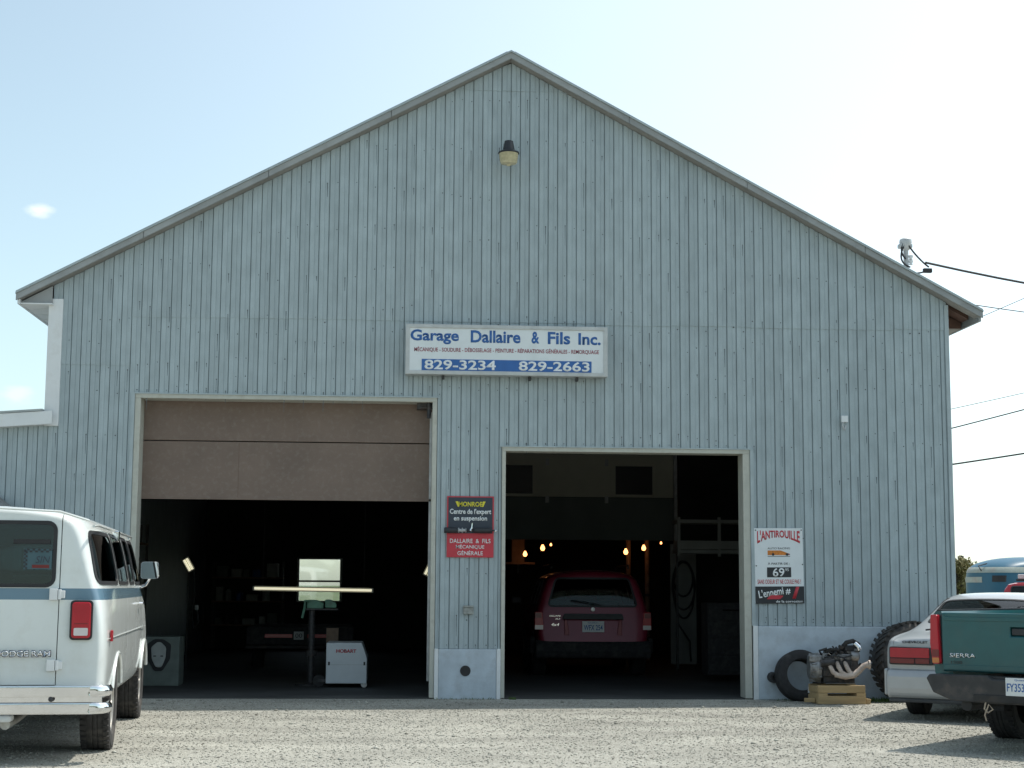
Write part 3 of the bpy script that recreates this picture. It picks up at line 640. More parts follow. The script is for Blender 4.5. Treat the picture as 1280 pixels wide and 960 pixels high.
# ------------------------------------------------------------------ service mast and wires
ms = thing('service_mast', 'grey electric service mast with drip loops on the right roof slope', 'mast', (5.47, .8, 5.36))
MB().tube([(0, 0, 0), (0, 0, .62)], .035, 12).build('conduit', 'galv', ms, smooth=True)
MB().lathe([(.036, .60), (.06, .62), (.075, .66), (.085, .72), (.08, .75), (.05, .77), (0, .775)], n=16).build('weatherhead', 'galv', ms, smooth=35)
MB().box(-.10, .08, -.06, .06, .63, .69).build('head_hood', 'galv', ms, bevel=.015)
for z in (.43, .50): MB().lathe([(0, -.03), (.028, -.03), (.02, -.01), (.03, .01), (.03, .03), (0, .035)], c=(.06, -.02, z), n=10).build('insulator', 'trim_white', ms, smooth=30)
MB().lathe([(.05, 0), (.06, .01), (.10, -.02), (.10, -.03), (0, -.03)], c=(0, 0, .16), n=12).build('flashing', 'galv', ms)
for (a, b, c_) in (((-.04, -.05, .66), (-.16, -.06, .42), (.04, -.05, .36)), ((.02, -.06, .66), (.14, -.06, .48), (.30, -.04, .37)), ((-.06, -.05, .68), (-.11, -.06, .55), (-.02, -.06, .47)), ((.0, -.05, .30), (.12, -.08, .24), (.30, -.05, .33))):
    pts = [Vector(a) * (1 - t) ** 2 + Vector(b) * 2 * t * (1 - t) + Vector(c_) * t * t for t in [k / 8 for k in range(9)]]
    MB().tube(pts, .012, 6).build('drip_loop', 'cable', ms, smooth=True)
MB().box(.22, .34, -.07, -.01, .29, .35).build('splice', 'cable', ms, bevel=.01)
def wire(label, p0, p1, sag, r):
    p0, p1 = Vector(p0), Vector(p1); pts = []
    for k in range(33):
        t = k / 32; p = p0.lerp(p1, t); p.z -= sag * 4 * t * (1 - t); pts.append(p)
    o = MB().tube(pts, r, 6).build('power_line', 'cable', None, smooth=True); tag(o, label, 'wire', 'overhead wires right of the garage'); return o
wire('thick twisted service wire leaving the roof mast to the right', (5.72, .75, 5.79), (22.0, 1.4, 6.6), 1.0, .016)
wire('thin wire just below the thick service wire right of the roof', (5.6, 5.0, 6.38), (24, 6.4, 6.9), .9, .008)
wire('faint thin wire rising to the right beside the roof eave', (14.6, 30, 9.0), (20.5, 22.0, 11.6), .1, .010)
wire('faintest and topmost of the three wires right of the garage wall', (11.5, 30, 6.1), (40, 26, 13.5), .4, .011)
wire('middle of the three wires right of the garage wall', (11.0, 30, 5.2), (40, 26, 14.0), .5, .022)
wire('lowest and thickest of the three wires right of the garage wall', (11.0, 30, 4.6), (40, 26, 10.3), .5, .030)

# ------------------------------------------------------------------ vehicles
def loft_mb(stations):
    mb = MB(); n = len(stations[0][1]); rings = []
    for st in stations:
        y, half = st[0], st[1]; lean = st[2] if len(st) > 2 else 0.0
        idx = []
        for (x, z) in half: idx.append(len(mb.v)); mb.v.append((x, y + lean * (z - .9), z))
        idl = [idx[0]]
        for k in range(1, n - 1):
            x, z = half[k]; idl.append(len(mb.v)); mb.v.append((-x, y + lean * (z - .9), z))
        idl.append(idx[-1]); rings.append((idx, idl))
    for (a, al), (b, bl_) in zip(rings[:-1], rings[1:]):
        for k in range(n - 1):
            mb.f.append((a[k], a[k + 1], b[k + 1], b[k])); mb.f.append((al[k + 1], al[k], bl_[k], bl_[k + 1]))
    for (a, al) in (rings[0], rings[-1]):
        mb.f.append((a[0], a[1], al[1])); mb.f.append((a[-1], a[-2], al[-2]))
        for k in range(1, n - 2): mb.f.append((a[k], a[k + 1], al[k + 1], al[k]))
    return mb
def tmp(me):
    o = bpy.data.objects.new('t', me); COL.objects.link(o); return o
def evald(o):
    bpy.context.view_layer.update()
    return bpy.data.meshes.new_from_object(o.evaluated_get(bpy.context.evaluated_depsgraph_get()))
def shell(stations, levels, thick, offset):
    o = tmp(loft_mb(stations).mesh('t'))
    if levels: md = o.modifiers.new('s', 'SUBSURF'); md.levels = levels; md.render_levels = levels
    md = o.modifiers.new('k', 'SOLIDIFY'); md.thickness = thick; md.offset = offset; md.use_even_offset = False
    me = evald(o); bpy.data.objects.remove(o); return me
def boolean(me, cutter, op='DIFFERENCE'):
    o = tmp(me); c = tmp(cutter.mesh('c')); md = o.modifiers.new('b', 'BOOLEAN'); md.operation = op; md.object = c; md.solver = 'EXACT'
    r = evald(o); bpy.data.objects.remove(o); bpy.data.objects.remove(c); return r
def finish(me, name, m, parent, ang=32):
    me.name = name; me.materials.clear(); me.materials.append(M[m])
    me.polygons.foreach_set('material_index', np.zeros(len(me.polygons), np.int32))
    me.shade_smooth(); me.set_sharp_from_angle(angle=R(ang))
    o = bpy.data.objects.new(name, me); COL.objects.link(o); o.parent = parent; return o
def make_body(root, stations, paint, windows, extra_cuts, glassmat, levels=2, seal_m='black', seal_w=.018):
    body_me = shell(stations, levels, .025, -1); glass_me = shell(stations, levels, .012, -1); seal_me = shell(stations, levels, .007, 1)
    cut = MB()
    for (poly, a0, a1, plane) in windows: cut.prism(poly, a0, a1, plane)
    me = boolean(body_me, cut)
    for c in extra_cuts: me = boolean(me, c)
    body = finish(me, 'body', paint, root)
    for (poly, a0, a1, plane) in windows:
        pm = boolean(glass_me.copy(), MB().prism(inset(poly, .001), a0, a1, plane), 'INTERSECT')
        w = finish(pm, 'window', glassmat, root)
        sm = boolean(seal_me.copy(), MB().ring(inset(poly, -seal_w), inset(poly, .012), a0, a1, plane), 'INTERSECT')
        finish(sm, 'seal', seal_m, w)
    return body
def wheel(root, x, y, r, w, side, rimm='rim_steel', tyre_m='rubber', rr=None, lugs=True):
    rr = rr or r * .6; o = thing_part = None
    n = 44; prof = [(rr, -w * .42), (rr + .02, -w * .5), (r * .90, -w * .52), (r * .97, -w * .46), (r, -w * .36), (r, -w * .12), (r * .985, -w * .10), (r * .985, -w * .06), (r, -w * .04), (r, w * .04), (r * .985, w * .06), (r * .985, w * .10), (r, w * .12), (r, w * .36), (r * .97, w * .46), (r * .90, w * .52), (rr + .02, w * .5), (rr, w * .42)]
    t = MB().lathe(prof + [prof[0]], c=(0, 0, 0), axis='x', n=n)
    if lugs:
        for k in range(n):
            a = 2 * math.pi * k / n
            for sg_ in (-1, 1):
                c = Vector((sg_ * w * .40, math.cos(a) * r * .992, math.sin(a) * r * .992)); rad = Vector((0, math.cos(a), math.sin(a))); tan = Vector((0, -math.sin(a), math.cos(a)))
                t.obox(c, Vector((w * .10, 0, 0)), tan * (r * .045), rad * .010)
    o = t.build('wheel', tyre_m, root, smooth=30); o.location = (x, y, r - .008)
    s = side
    p = [(rr * 1.0, s * w * .40), (rr * .99, s * w * .44), (rr * .92, s * w * .42), (rr * .88, s * w * .22), (rr * .70, s * w * .24), (rr * .45, s * w * .36), (rr * .25, s * w * .38), (rr * .22, s * w * .46), (0, s * w * .47)]
    rim = MB().lathe(p, axis='x', n=28)
    for k in range(8):
        a = 2 * math.pi * k / 8; rim.tube([(s * w * .30, math.cos(a) * rr * .58, math.sin(a) * rr * .58), (s * w * .36, math.cos(a) * rr * .58, math.sin(a) * rr * .58)], rr * .06, 8)
    rim.build('rim', rimm, o, smooth=30); return o
def slot(x0, x1, y0, y1, z0, z1): return MB().box(x0, x1, y0, y1, z0, z1)
def plate(root, x, y, z, w, h, s, top=None, lean=0.0):
    p = MB().box(x - w / 2, x + w / 2, y - .012, y - .004, z - h / 2, z + h / 2).build('licence_plate', 'plate', root, bevel=.002)
    text(s, 'ink_blue', p, x, z - h * .08, w * .86, h * .5, y - .0125, bold=.01)
    if top: text(top, 'ink_blue', p, x, z + h * .36, w * .5, h * .13, y - .0125)
    return p

# ---- white van
def build_van():
    root = thing('parked_van', 'white passenger van with blue belt stripe parked at left, seen from behind', 'van', (-4.63, -7.22, 0), R(5.0))
    H = [(0, .42), (.84, .42), (.955, .45), (.992, .60), (1.0, .92), (.992, 1.22), (.968, 1.38), (.892, 1.74), (.835, 1.885), (.70, 1.965), (0, 2.025)]
    def sc(sx, sz, zc=1.1): return [(x * sx, zc + (z - zc) * sz) for (x, z) in H]
    def front(zc, k):   # collapse the upper points to height zc
        out = []
        for (x, z) in H:
            if z > zc: out.append((min(x, .93) * (1 if x else 1), zc + (z - zc) * k))
            else: out.append((x, z))
        return out
    def up(pts, k): return [(x * (1 - (1 - k) * min(1, max(0, (z - 1.15) / .35))), z) for (x, z) in pts]
    st = [(0.0, up(sc(.90, .93), .90), .03), (.006, up(sc(.935, .955), .90), .03), (.03, up(sc(.965, .98), .905), .03), (.11, up(sc(.995, .998), .92), .02), (.30, up(H, .965)), (.60, H), (1.1, H), (2.0, H), (3.0, H), (3.75, H), (3.95, sc(.985, .985)), (4.45, front(1.25, .12)), (4.65, front(1.2, .05)), (5.05, [(x * .95, z) for x, z in front(1.08, .05)]), (5.18, [(x * .88, .45 + (z - .42) * .9) for x, z in front(1.02, .05)])]
    wins = [(rrect(.045, .565, 1.375, 1.865, .06), -.2, .35, 'xz'), (rrect(-.565, -.045, 1.375, 1.865, .06), -.2, .35, 'xz'),
            (rpoly([(4.36, 1.30), (4.36, 1.33), (4.05, 1.80), (3.99, 1.88)], .01), -.1, .1, 'yz')]
    wins = wins[:2]
    for s in (1, -1):
        for poly in (rpoly([(.085, 1.40), (1.16, 1.40), (1.16, 1.80), (.16, 1.80)], .08), rpoly([(1.30, 1.40), (2.30, 1.40), (2.30, 1.81), (1.30, 1.81)], .07), rpoly([(2.46, 1.40), (3.0, 1.40), (3.0, 1.81), (2.46, 1.81)], .06), rpoly([(3.14, 1.40), (4.0, 1.40), (3.72, 1.80), (3.14, 1.80)], .06)):
            wins.append((poly, s * .66, s * 1.15, 'yz'))
    wins.append((rpoly([(-.72, 4.06), (.72, 4.06), (.80, 4.34), (-.80, 4.34)], .08), 1.22, 2.1, 'xy'))
    cuts = MB()
    for s in (-1, 1):
        for yw in (1.12, 4.35): cuts.lathe([(.43, s * .70), (.43, s * 1.2)] if s > 0 else [(.43, -1.2), (.43, -.70)], c=(0, yw, .37), axis='x', n=32)
    sl = MB()
    sl.box(.612, .619, -.2, .2, .60, 1.955); sl.box(-.619, -.612, -.2, .2, .60, 1.955); sl.box(-.003, .003, -.2, .2, .60, 1.955); sl.box(-.6115, -.0035, -.2, .2, .598, .604); sl.box(.0035, .6115, -.2, .2, .598, .604)
    for s in (-1, 1):
        xa, xb = sorted((s * .88, s * 1.2))
        sl.box(xa, xb, 3.06, 3.067, .60, 1.84); sl.box(xa, xb, 2.05, 2.057, .60, 1.39)
    body = make_body(root, st, 'paint_white', wins, [cuts, sl], 'glass_dark')
    # drip rails
    for s in (-1, 1):
        MB().tube([(s * .855, .05, 1.845), (s * .872, .2, 1.855), (s * .874, 2.0, 1.858), (s * .874, 3.6, 1.858), (s * .83, 3.95, 1.80)], .012, 6).build('drip_rail', 'paint_white', root, smooth=True)
    MB().tube([(-.82, .03, 1.888), (-.6, -.012, 1.955), (0, -.02, 1.982), (.6, -.012, 1.955), (.82, .03, 1.888)], .011, 6).build('drip_rail', 'paint_white', root, smooth=True)
    MB().box(.865, .925, 1.62, 1.69, 1.76, 1.86).build('rail_clip', 'chrome', root, bevel=.008)
    # wheel arch flares
    for s in (-1, 1):
        for yw in (1.12, 4.35):
            pr = [(s * (.985 + .008 * math.sin(max(0, t))), yw + .437 * math.cos(t), .37 + .437 * math.sin(t)) for t in [math.pi * (.12 + .76 * k / 18) for k in range(19)]]
            MB().tube(pr, .017, 8).build('wheel_arch', 'paint_white', root, smooth=True)
        MB().tube([(s * 1.0, .15, .955), (s * 1.004, 1.8, .955), (s * 1.004, 4.2, .955)], .0045, 6).build('side_moulding', 'paint_white', root)
        MB().box(*sorted((s * .998, s * 1.018)), .24, .30, .93, 1.02).build('side_marker', 'tail_red', root, bevel=.006)
        MB().tube([(s * 1.0, 3.25, 1.20), (s * 1.03, 3.27, 1.20), (s * 1.03, 3.40, 1.20), (s * 1.0, 3.42, 1.20)], .012, 6).build('door_handle', 'chrome', root, smooth=True)
        wheel(root, s * .85, 1.12, .365, .235, s, tyre_m='rubber_dusty'); wheel(root, s * .85, 4.35, .365, .235, s, tyre_m='rubber_dusty')
        # tail lamp
        tl = MB().prism(rrect(*sorted((s * .722, s * .868)), .965, 1.245, .025), -.034, .05).build('tail_lamp', 'tail_red', root, bevel=.008)
        MB().prism(rrect(*sorted((s * .708, s * .881)), .950, 1.260, .03), -.020, .05).build('bezel', 'black', tl)
        MB().prism(rrect(*sorted((s * .742, s * .85)), .985, 1.045, .01), -.040, -.033).build('reverse_lens', 'tail_white', tl)
        MB().prism(rrect(*sorted((s * .742, s * .85)), 1.075, 1.08, .002), -.037, -.033).build('lens_rib', 'tail_dark', tl)
        # hinges
        for z in (1.305, .755):
            h = MB().box(*sorted((s * .545, s * .607)), -.036, .0, z - .045, z + .045); h.tube([(s * .623, -.026, z - .04), (s * .623, -.026, z + .04)], .014, 8); h.box(*sorted((s * .628, s * .662)), -.032, .02, z - .03, z + .03)
            h.build('hinge', 'trim_white', root, bevel=.004)
    lk = MB().lathe([(0, -.03), (.028, -.03), (.034, -.015), (.034, .01)], c=(.075, 0, 1.28), axis='y', n=16); lk.box(.04, .11, -.045, -.028, 1.27, 1.29); lk.build('door_lock', 'chrome', root)
    # chrome bumper: upper and lower rolled bars with a cream recess
    def bar(z0, z1, out):
        mb = MB(); pts = []
        for (x, y) in ((-1.01, .16), (-1.015, .02), (-.99, -.06), (-.90, -out), (.90, -out), (.99, -.06), (1.015, .02), (1.01, .16)):
            pts.append((x, y))
        zc, hh = (z0 + z1) / 2, (z1 - z0) / 2; n = 16; vs = []
        for (x, y) in pts:
            d = Vector((x, y + .3, 0)).normalized()
            for k in range(n):
                w = 2 * math.pi * k / n; vs.append((x + d.x * .034 * math.cos(w), y + d.y * .034 * math.cos(w), zc + hh * math.sin(w)))
        m = len(pts); mb.add(vs, [(i * n + k, i * n + (k + 1) % n, (i + 1) * n + (k + 1) % n, (i + 1) * n + k) for i in range(m - 1) for k in range(n)] + [tuple(range(n)), tuple(range((m - 1) * n, m * n))])
        return mb
    bp = bar(.515, .60, .115).build('bumper', 'chrome', root, smooth=60)
    bar(.385, .47, .115).build('lower_bar', 'chrome', bp, smooth=60)
    MB().box(-.98, .98, -.065, -.02, .44, .54).build('recess', 'chrome', bp)
    for x in (-.60, .60): MB().lathe([(0, -.125), (.02, -.12), (.022, -.10)], c=(x, 0, .50), axis='y', n=10).build('bolt', 'iron', bp)
    MB().box(-.9, .3, -.06, .12, .32, .375).build('hitch_bar', 'trim_white', root, bevel=.02)
    text('DODGE RAM', 'ink_black', root, .36, .845, .43, .055, -.0235, bold=.05, depth=.004)
    text('DODGE RAM', 'chrome', root, .36, .845, .42, .045, -.0285, bold=.012, depth=.003)
    # underneath
    u = MB(); u.tube([(-.75, 1.12, .37), (.75, 1.12, .37)], .06, 10); u.lathe([(0, -.12), (.13, -.1), (.16, 0), (.13, .1), (0, .12)], c=(0, 1.12, .37), axis='x', n=14); u.box(-.62, -.50, .1, 5.0, .40, .50); u.box(.50, .62, .1, 5.0, .40, .50)
    u.build('axle', 'under', root)
    MB().tube([(.25, .0, .30), (.25, .5, .30), (.28, .9, .34)], [.04, .04, .04], 10).build('exhaust_pipe', 'rim_steel', root, smooth=True)
    MB().tube([(.28, 1.6, .36), (.28, 2.5, .36)], .11, 14).build('muffler', 'under', root, smooth=True)
    MB().box(-.85, .85, .2, 4.9, .395, .41).build('floor_pan', 'under', root)
    # mirrors
    for s in (1, -1):
        mr_ = MB().prism(rrect(-.092, .092, -.088, .088, .03), 0, .05).build('mirror', 'chrome', root, smooth=30); mr_.location = (s * 1.06, 3.80, 1.53); mr_.rotation_euler = (0, 0, R(-6 * s))
        MB().prism(rrect(-.083, .083, -.079, .079, .026), -.006, -.001).build('mirror_glass', 'glass_mirror', mr_)
        MB().tube([(s * .96, 3.92, 1.36), (s * 1.02, 3.88, 1.38), (s * 1.06, 3.86, 1.45)], .016, 8).build('mirror_arm', 'chrome', root, smooth=True)
    # inside: seats and dash
    for (y, hh) in ((1.5, 1.40), (2.4, 1.40)): MB().box(-.78, .78, y, y + .14, .6, hh).build('seat', 'seat', root, bevel=.05)
    for x in (-.45, .45): MB().box(x - .25, x + .25, 3.1, 3.25, .6, 1.5).build('seat', 'seat', root, bevel=.05)
    MB().box(-.85, .85, 3.95, 4.35, .9, 1.24).build('dashboard', 'black', root)
    # sticker inside the rear glass
    sk = MB().box(.335, .548, .004, .02, 1.50, 1.66).build('window_sticker', 'sticker_blue', root)
    ch = MB()
    for k in range(10):
        for q in range(2):
            if (k + q) % 2: ch.box(.335 + k * .021, .335 + (k + 1) * .021, .0015, .004, 1.66 - (q + 1) * .014, 1.66 - q * .014)
    for k in range(10):
        for q in range(2):
            if (k + q) % 2: ch.box(.335 + q * .014, .335 + (q + 1) * .014, .0015, .004, 1.50 + k * .0155 - .0, 1.50 + (k + 1) * .0155)
    ch.build('checker_border', 'ink_black', sk)
    text('SIN', 'sign_navy', sk, .48, 1.575, .11, .055, .0035, shear=.2)
    MB().box(.40, .53, .0015, .004, 1.51, 1.535).build('red_band', 'tail_dark', sk)
    MB().box(.25, .53, .006, .03, 1.70, 1.735).build('window_decal', 'black', root)
    return root
m = bpy.data.materials.new('glass_mirror'); m.use_nodes = True; M['glass_mirror'] = m
m.node_tree.nodes['Principled BSDF'].inputs['Metallic'].default_value = 1.0; m.node_tree.nodes['Principled BSDF'].inputs['Roughness'].default_value = 0.03; m.node_tree.nodes['Principled BSDF'].inputs['Base Color'].default_value = (.55, .6, .62, 1)
build_van()

# ---- sedans: one silver outside, one dark inside the left bay
def build_sedan(label, loc, rz, paint, silver):
    root = thing('sedan_car', label, 'car', loc, rz)
    def sec(zb, ws, wb, zbelt, wr, zr): return [(0, zb), (ws * .85, zb), (ws, zb + .10), (wb, (zb + zbelt) / 2 + .03), (wb * .985, zbelt - .07), (wb * .93, zbelt - .01), (wr, zr - .045), (wr * .86, zr - .005), (0, zr + .012)]
    st = [(.07, sec(.33, .72, .74, .83, .64, .845)), (.085, sec(.32, .79, .81, .855, .70, .872)), (.16, sec(.28, .82, .845, .885, .74, .895)), (.6, sec(.24, .835, .865, .92, .75, .93)), (.98, sec(.22, .84, .87, .935, .745, .955)), (1.60, sec(.22, .845, .875, .95, .575, 1.31)), (1.85, sec(.22, .845, .875, .95, .565, 1.345)), (2.6, sec(.22, .845, .875, .95, .57, 1.355)), (2.95, sec(.22, .845, .875, .95, .59, 1.31)), (3.55, sec(.22, .845, .87, .945, .73, .965)), (4.2, sec(.24, .83, .85, .87, .72, .89)), (4.55, sec(.3, .75, .79, .76, .66, .78)), (4.62, sec(.36, .66, .70, .72, .58, .73))]
    wins = [(rpoly([(-.61, 1.06), (.61, 1.06), (.53, 1.56), (-.53, 1.56)], .07), .97, 1.6, 'xy'), (rpoly([(-.54, 2.98), (.54, 2.98), (.66, 3.48), (-.66, 3.48)], .07), .99, 1.6, 'xy')]
    for s in (-1, 1):
        wins.append((rpoly([(1.38, 1.0), (2.18, 1.0), (2.18, 1.28), (1.66, 1.27)], .05), s * .5, s * 1.1, 'yz')); wins.append((rpoly([(2.27, 1.0), (3.28, 1.0), (2.86, 1.27), (2.27, 1.28)], .05), s * .5, s * 1.1, 'yz'))
    cuts = MB()
    for s in (-1, 1):
        for yw in (1.03, 3.62): cuts.lathe([(.345, s * .55), (.345, s * 1.2)] if s > 0 else [(.345, -1.2), (.345, -.55)], c=(0, yw, .30), axis='x', n=28)
    sl = MB().box(-.70, .70, .2, .206, .86, 1.0) if False else MB().box(-.735, -.729, .0, 1.0, .80, 1.1)
    sl.box(.729, .735, .0, 1.0, .80, 1.1)
    make_body(root, st, paint, wins, [cuts, sl], 'glass_green' if silver else 'glass_dark', seal_m='black')
    for s in (-1, 1):
        for yw in (1.03, 3.62): wheel(root, s * .72, yw, .305, .19, s, lugs=False)
        tl = MB().prism(rpoly([(s * .30, .585), (s * .775, .585), (s * .770, .775), (s * .30, .770)] if s > 0 else [(-.775, .585), (-.30, .585), (-.30, .770), (-.770, .775)], .02), .035, .12).build('tail_lamp', 'black', root, bevel=.006)
        MB().prism(rrect(*sorted((s * .34, s * .76)), .66, .762, .012), .027, .05).build('red_lens', 'tail_red', tl, bevel=.004)
        MB().prism(rrect(*sorted((s * .50, s * .76)), .60, .652, .012), .027, .05).build('red_lens', 'tail_dark', tl, bevel=.004)
        MB().prism(rrect(*sorted((s * .34, s * .49)), .60, .652, .012), .027, .05).build('reverse_lens', 'tail_dark', tl, bevel=.004)
        MB().box(*sorted((s * .88, s * 1.02)), 3.15, 3.25, .98, 1.08).build('mirror', paint, root, bevel=.02)
    MB().prism([(.012, .26), (-.0, .34), (-.0, .46), (.03, .53), (.14, .55), (.14, .24), (.06, .22)], -.80, .80, 'yz').build('bumper', paint, root, bevel=.03)
    MB().box(-.84, -.80, .06, .55, .26, .54).build('bumper_side', paint, root, bevel=.018); MB().box(.80, .84, .06, .55, .26, .54).build('bumper_side', paint, root, bevel=.018)
    MB().box(-.78, .78, .02, .06, .19, .23).build('valance', 'plastic_grey', root, bevel=.01)
    MB().box(-.30, .30, .045, .07, .585, .77).build('plate_panel', 'plastic_grey', root)
    plate(root, 0 if silver else .0, .042, .675, .305, .155, '357 KLN' if False else '00', None)
    if silver: text('CHEVROLET', 'ink_black', root, -.50, .825, .27, .026, .072, bold=.02, depth=.004)
    for x in (-.5, .35): MB().tube([(x, .55, .945), (x + .09, .48, .955), (x + .16, .42, .945)], .010, 6).build('rack_clip', 'black', root)
    for x in (-.38, .38): MB().box(x - .26, x + .26, 2.15, 2.28, .5, 1.12).build('seat', 'seat', root, bevel=.06)
    for x in (-.38, .38): MB().box(x - .13, x + .13, 2.14, 2.22, 1.13, 1.27).build('headrest', 'seat', root, bevel=.03)
    MB().box(-.65, .65, 1.05, 1.2, .5, 1.0).build('rear_seat', 'seat', root, bevel=.05); MB().box(-.70, .70, 2.95, 3.4, .6, .95).build('dashboard', 'black', root)
    MB().box(-.70, .70, .2, 4.3, .20, .23).build('floor_pan', 'under', root)
    MB().tube([(.45, .03, .24), (.45, .9, .24)], .025, 8).build('exhaust_pipe', 'rim_steel', root)
    return root
build_sedan('silver sedan parked by the wall, tail half hidden behind the green pickup', (4.55, -3.47, 0), R(-33), 'paint_silver', True)

# ---- maroon suv in the right bay
def build_suv():
    root = thing('suv_car', 'maroon red compact SUV parked inside the right bay, rear facing out', 'suv', (1.62, 4.4, .015), R(-1.5))
    H = [(0, .38), (.74, .38), (.84, .46), (.885, .68), (.885, .93), (.865, 1.05), (.735, 1.48), (.64, 1.59), (0, 1.665)]
    def sc(sx, sz, zc=.9): return [(x * sx, zc + (z - zc) * sz) for (x, z) in H]
    def fr(zc, k): return [(min(x, .84), zc + (z - zc) * k) if z > zc else (x, z) for (x, z) in H]
    st = [(.0, sc(.88, .86), .20), (.012, sc(.935, .93), .20), (.10, sc(.985, .985), .18), (.4, H, .06), (1.2, H), (2.2, H), (2.6, sc(.985, .99)), (3.3, fr(1.02, .1)), (4.1, fr(.92, .06)), (4.35, [(x * .9, z) for x, z in fr(.85, .05)])]
    wins = [(rpoly([(-.68, 1.08), (.68, 1.08), (.56, 1.50), (-.56, 1.50)], .06), -.3, .4, 'xz'), (rpoly([(-.60, 2.72), (.60, 2.72), (.70, 3.18), (-.70, 3.18)], .06), 1.08, 1.9, 'xy')]
    for s in (-1, 1):
        for q in (rpoly([(.42, 1.08), (1.0, 1.08), (1.0, 1.48), (.50, 1.48)], .05), rpoly([(1.12, 1.08), (1.95, 1.08), (1.95, 1.49), (1.12, 1.49)], .05), rpoly([(2.05, 1.08), (2.95, 1.08), (2.6, 1.47), (2.05, 1.49)], .05)): wins.append((q, s * .6, s * 1.1, 'yz'))
    cuts = MB()
    for s in (-1, 1):
        for yw in (.85, 3.45): cuts.lathe([(.40, s * .55), (.40, s * 1.2)] if s > 0 else [(.40, -1.2), (.40, -.55)], c=(0, yw, .35), axis='x', n=28)
    make_body(root, st, 'paint_maroon', wins, [cuts], 'glass_suv')
    for s in (-1, 1):
        for yw in (.85, 3.45): wheel(root, s * .78, yw, .345, .21, s, lugs=False)
        tl = MB().prism(rpoly([(s * .755, .72), (s * .895, .72), (s * .89, .99), (s * .775, .99)] if s > 0 else [(-.895, .72), (-.755, .72), (-.775, .99), (-.89, .99)], .02), -.04, .30).build('tail_lamp', 'tail_red', root, bevel=.006)
        MB().box(*sorted((s * .765, s * .888)), -.046, -.039, .725, .79).build('reverse_lens', 'tail_white', tl); MB().box(*sorted((s * .79, s * .885)), -.046, -.039, .90, .975).build('upper_lens', 'tail_dark', tl)
        MB().box(*sorted((s * .86, s * .95)), .2, .55, .35, .60).build('bumper_corner', 'rubber', root, bevel=.03)
        MB().tube([(s * .60, .5, 1.67), (s * .62, .7, 1.71), (s * .62, 2.1, 1.71), (s * .60, 2.3, 1.67)], .018, 8).build('roof_rail', 'black', root, smooth=True)
        MB().box(*sorted((s * .95, s * 1.12)), 2.8, 2.9, 1.08, 1.2).build('mirror', 'black', root, bevel=.02)
    MB().prism([(-.10, .30), (-.13, .40), (-.12, .50), (-.06, .56), (.15, .57), (.15, .28)], -.88, .88, 'yz').build('bumper', 'rubber', root, bevel=.03)
    MB().prism(rpoly([(-.47, .88), (.47, .88), (.44, .965), (-.44, .965)], .02), -.075, -.0).build('grab_handle', 'plastic_grey', root, bevel=.008)
    for s in (-1, 1):
        MB().prism(rpoly([(s * .36, .64), (s * .44, .64), (s * .44, .875), (s * .40, .875)] if s > 0 else [(-.44, .64), (-.36, .64), (-.40, .875), (-.44, .875)], .01), -.055, -.02).build('tailgate_rib', 'paint_maroon', root, bevel=.01)
    plate(root, 0, -.045, .77, .335, .165, 'WFX 254', 'Québec')
    text('ESCAPE', 'chrome', root, -.58, .93, .17, .025, -.02, depth=.004); text('XLT', 'chrome', root, -.54, .885, .08, .022, -.02, depth=.004); text('4x4', 'chrome', root, -.58, .80, .12, .045, -.03, depth=.004, shear=.2)
    MB().lathe([(0, -.010), (.03, -.008), (.034, .02)], axis='y', n=18, c=(0, 0, 1.03)).build('badge', 'steel', root)
    MB().tube([(.12, -.02, 1.10), (-.10, .0, 1.14), (-.34, .02, 1.17)], .008, 6).build('wiper', 'ink_black', root)
    for x in (-.38, .38): MB().box(x - .25, x + .25, 2.0, 2.14, .5, 1.15).build('seat', 'seat', root, bevel=.05); MB().box(x - .12, x + .12, 2.0, 2.08, 1.16, 1.30).build('headrest', 'seat', root, bevel=.03)
    MB().box(-.65, .65, .95, 1.08, .5, 1.06).build('rear_seat', 'seat', root, bevel=.05); MB().box(-.7, .7, .3, 4.0, .33, .37).build('floor_pan', 'under', root)
build_suv()

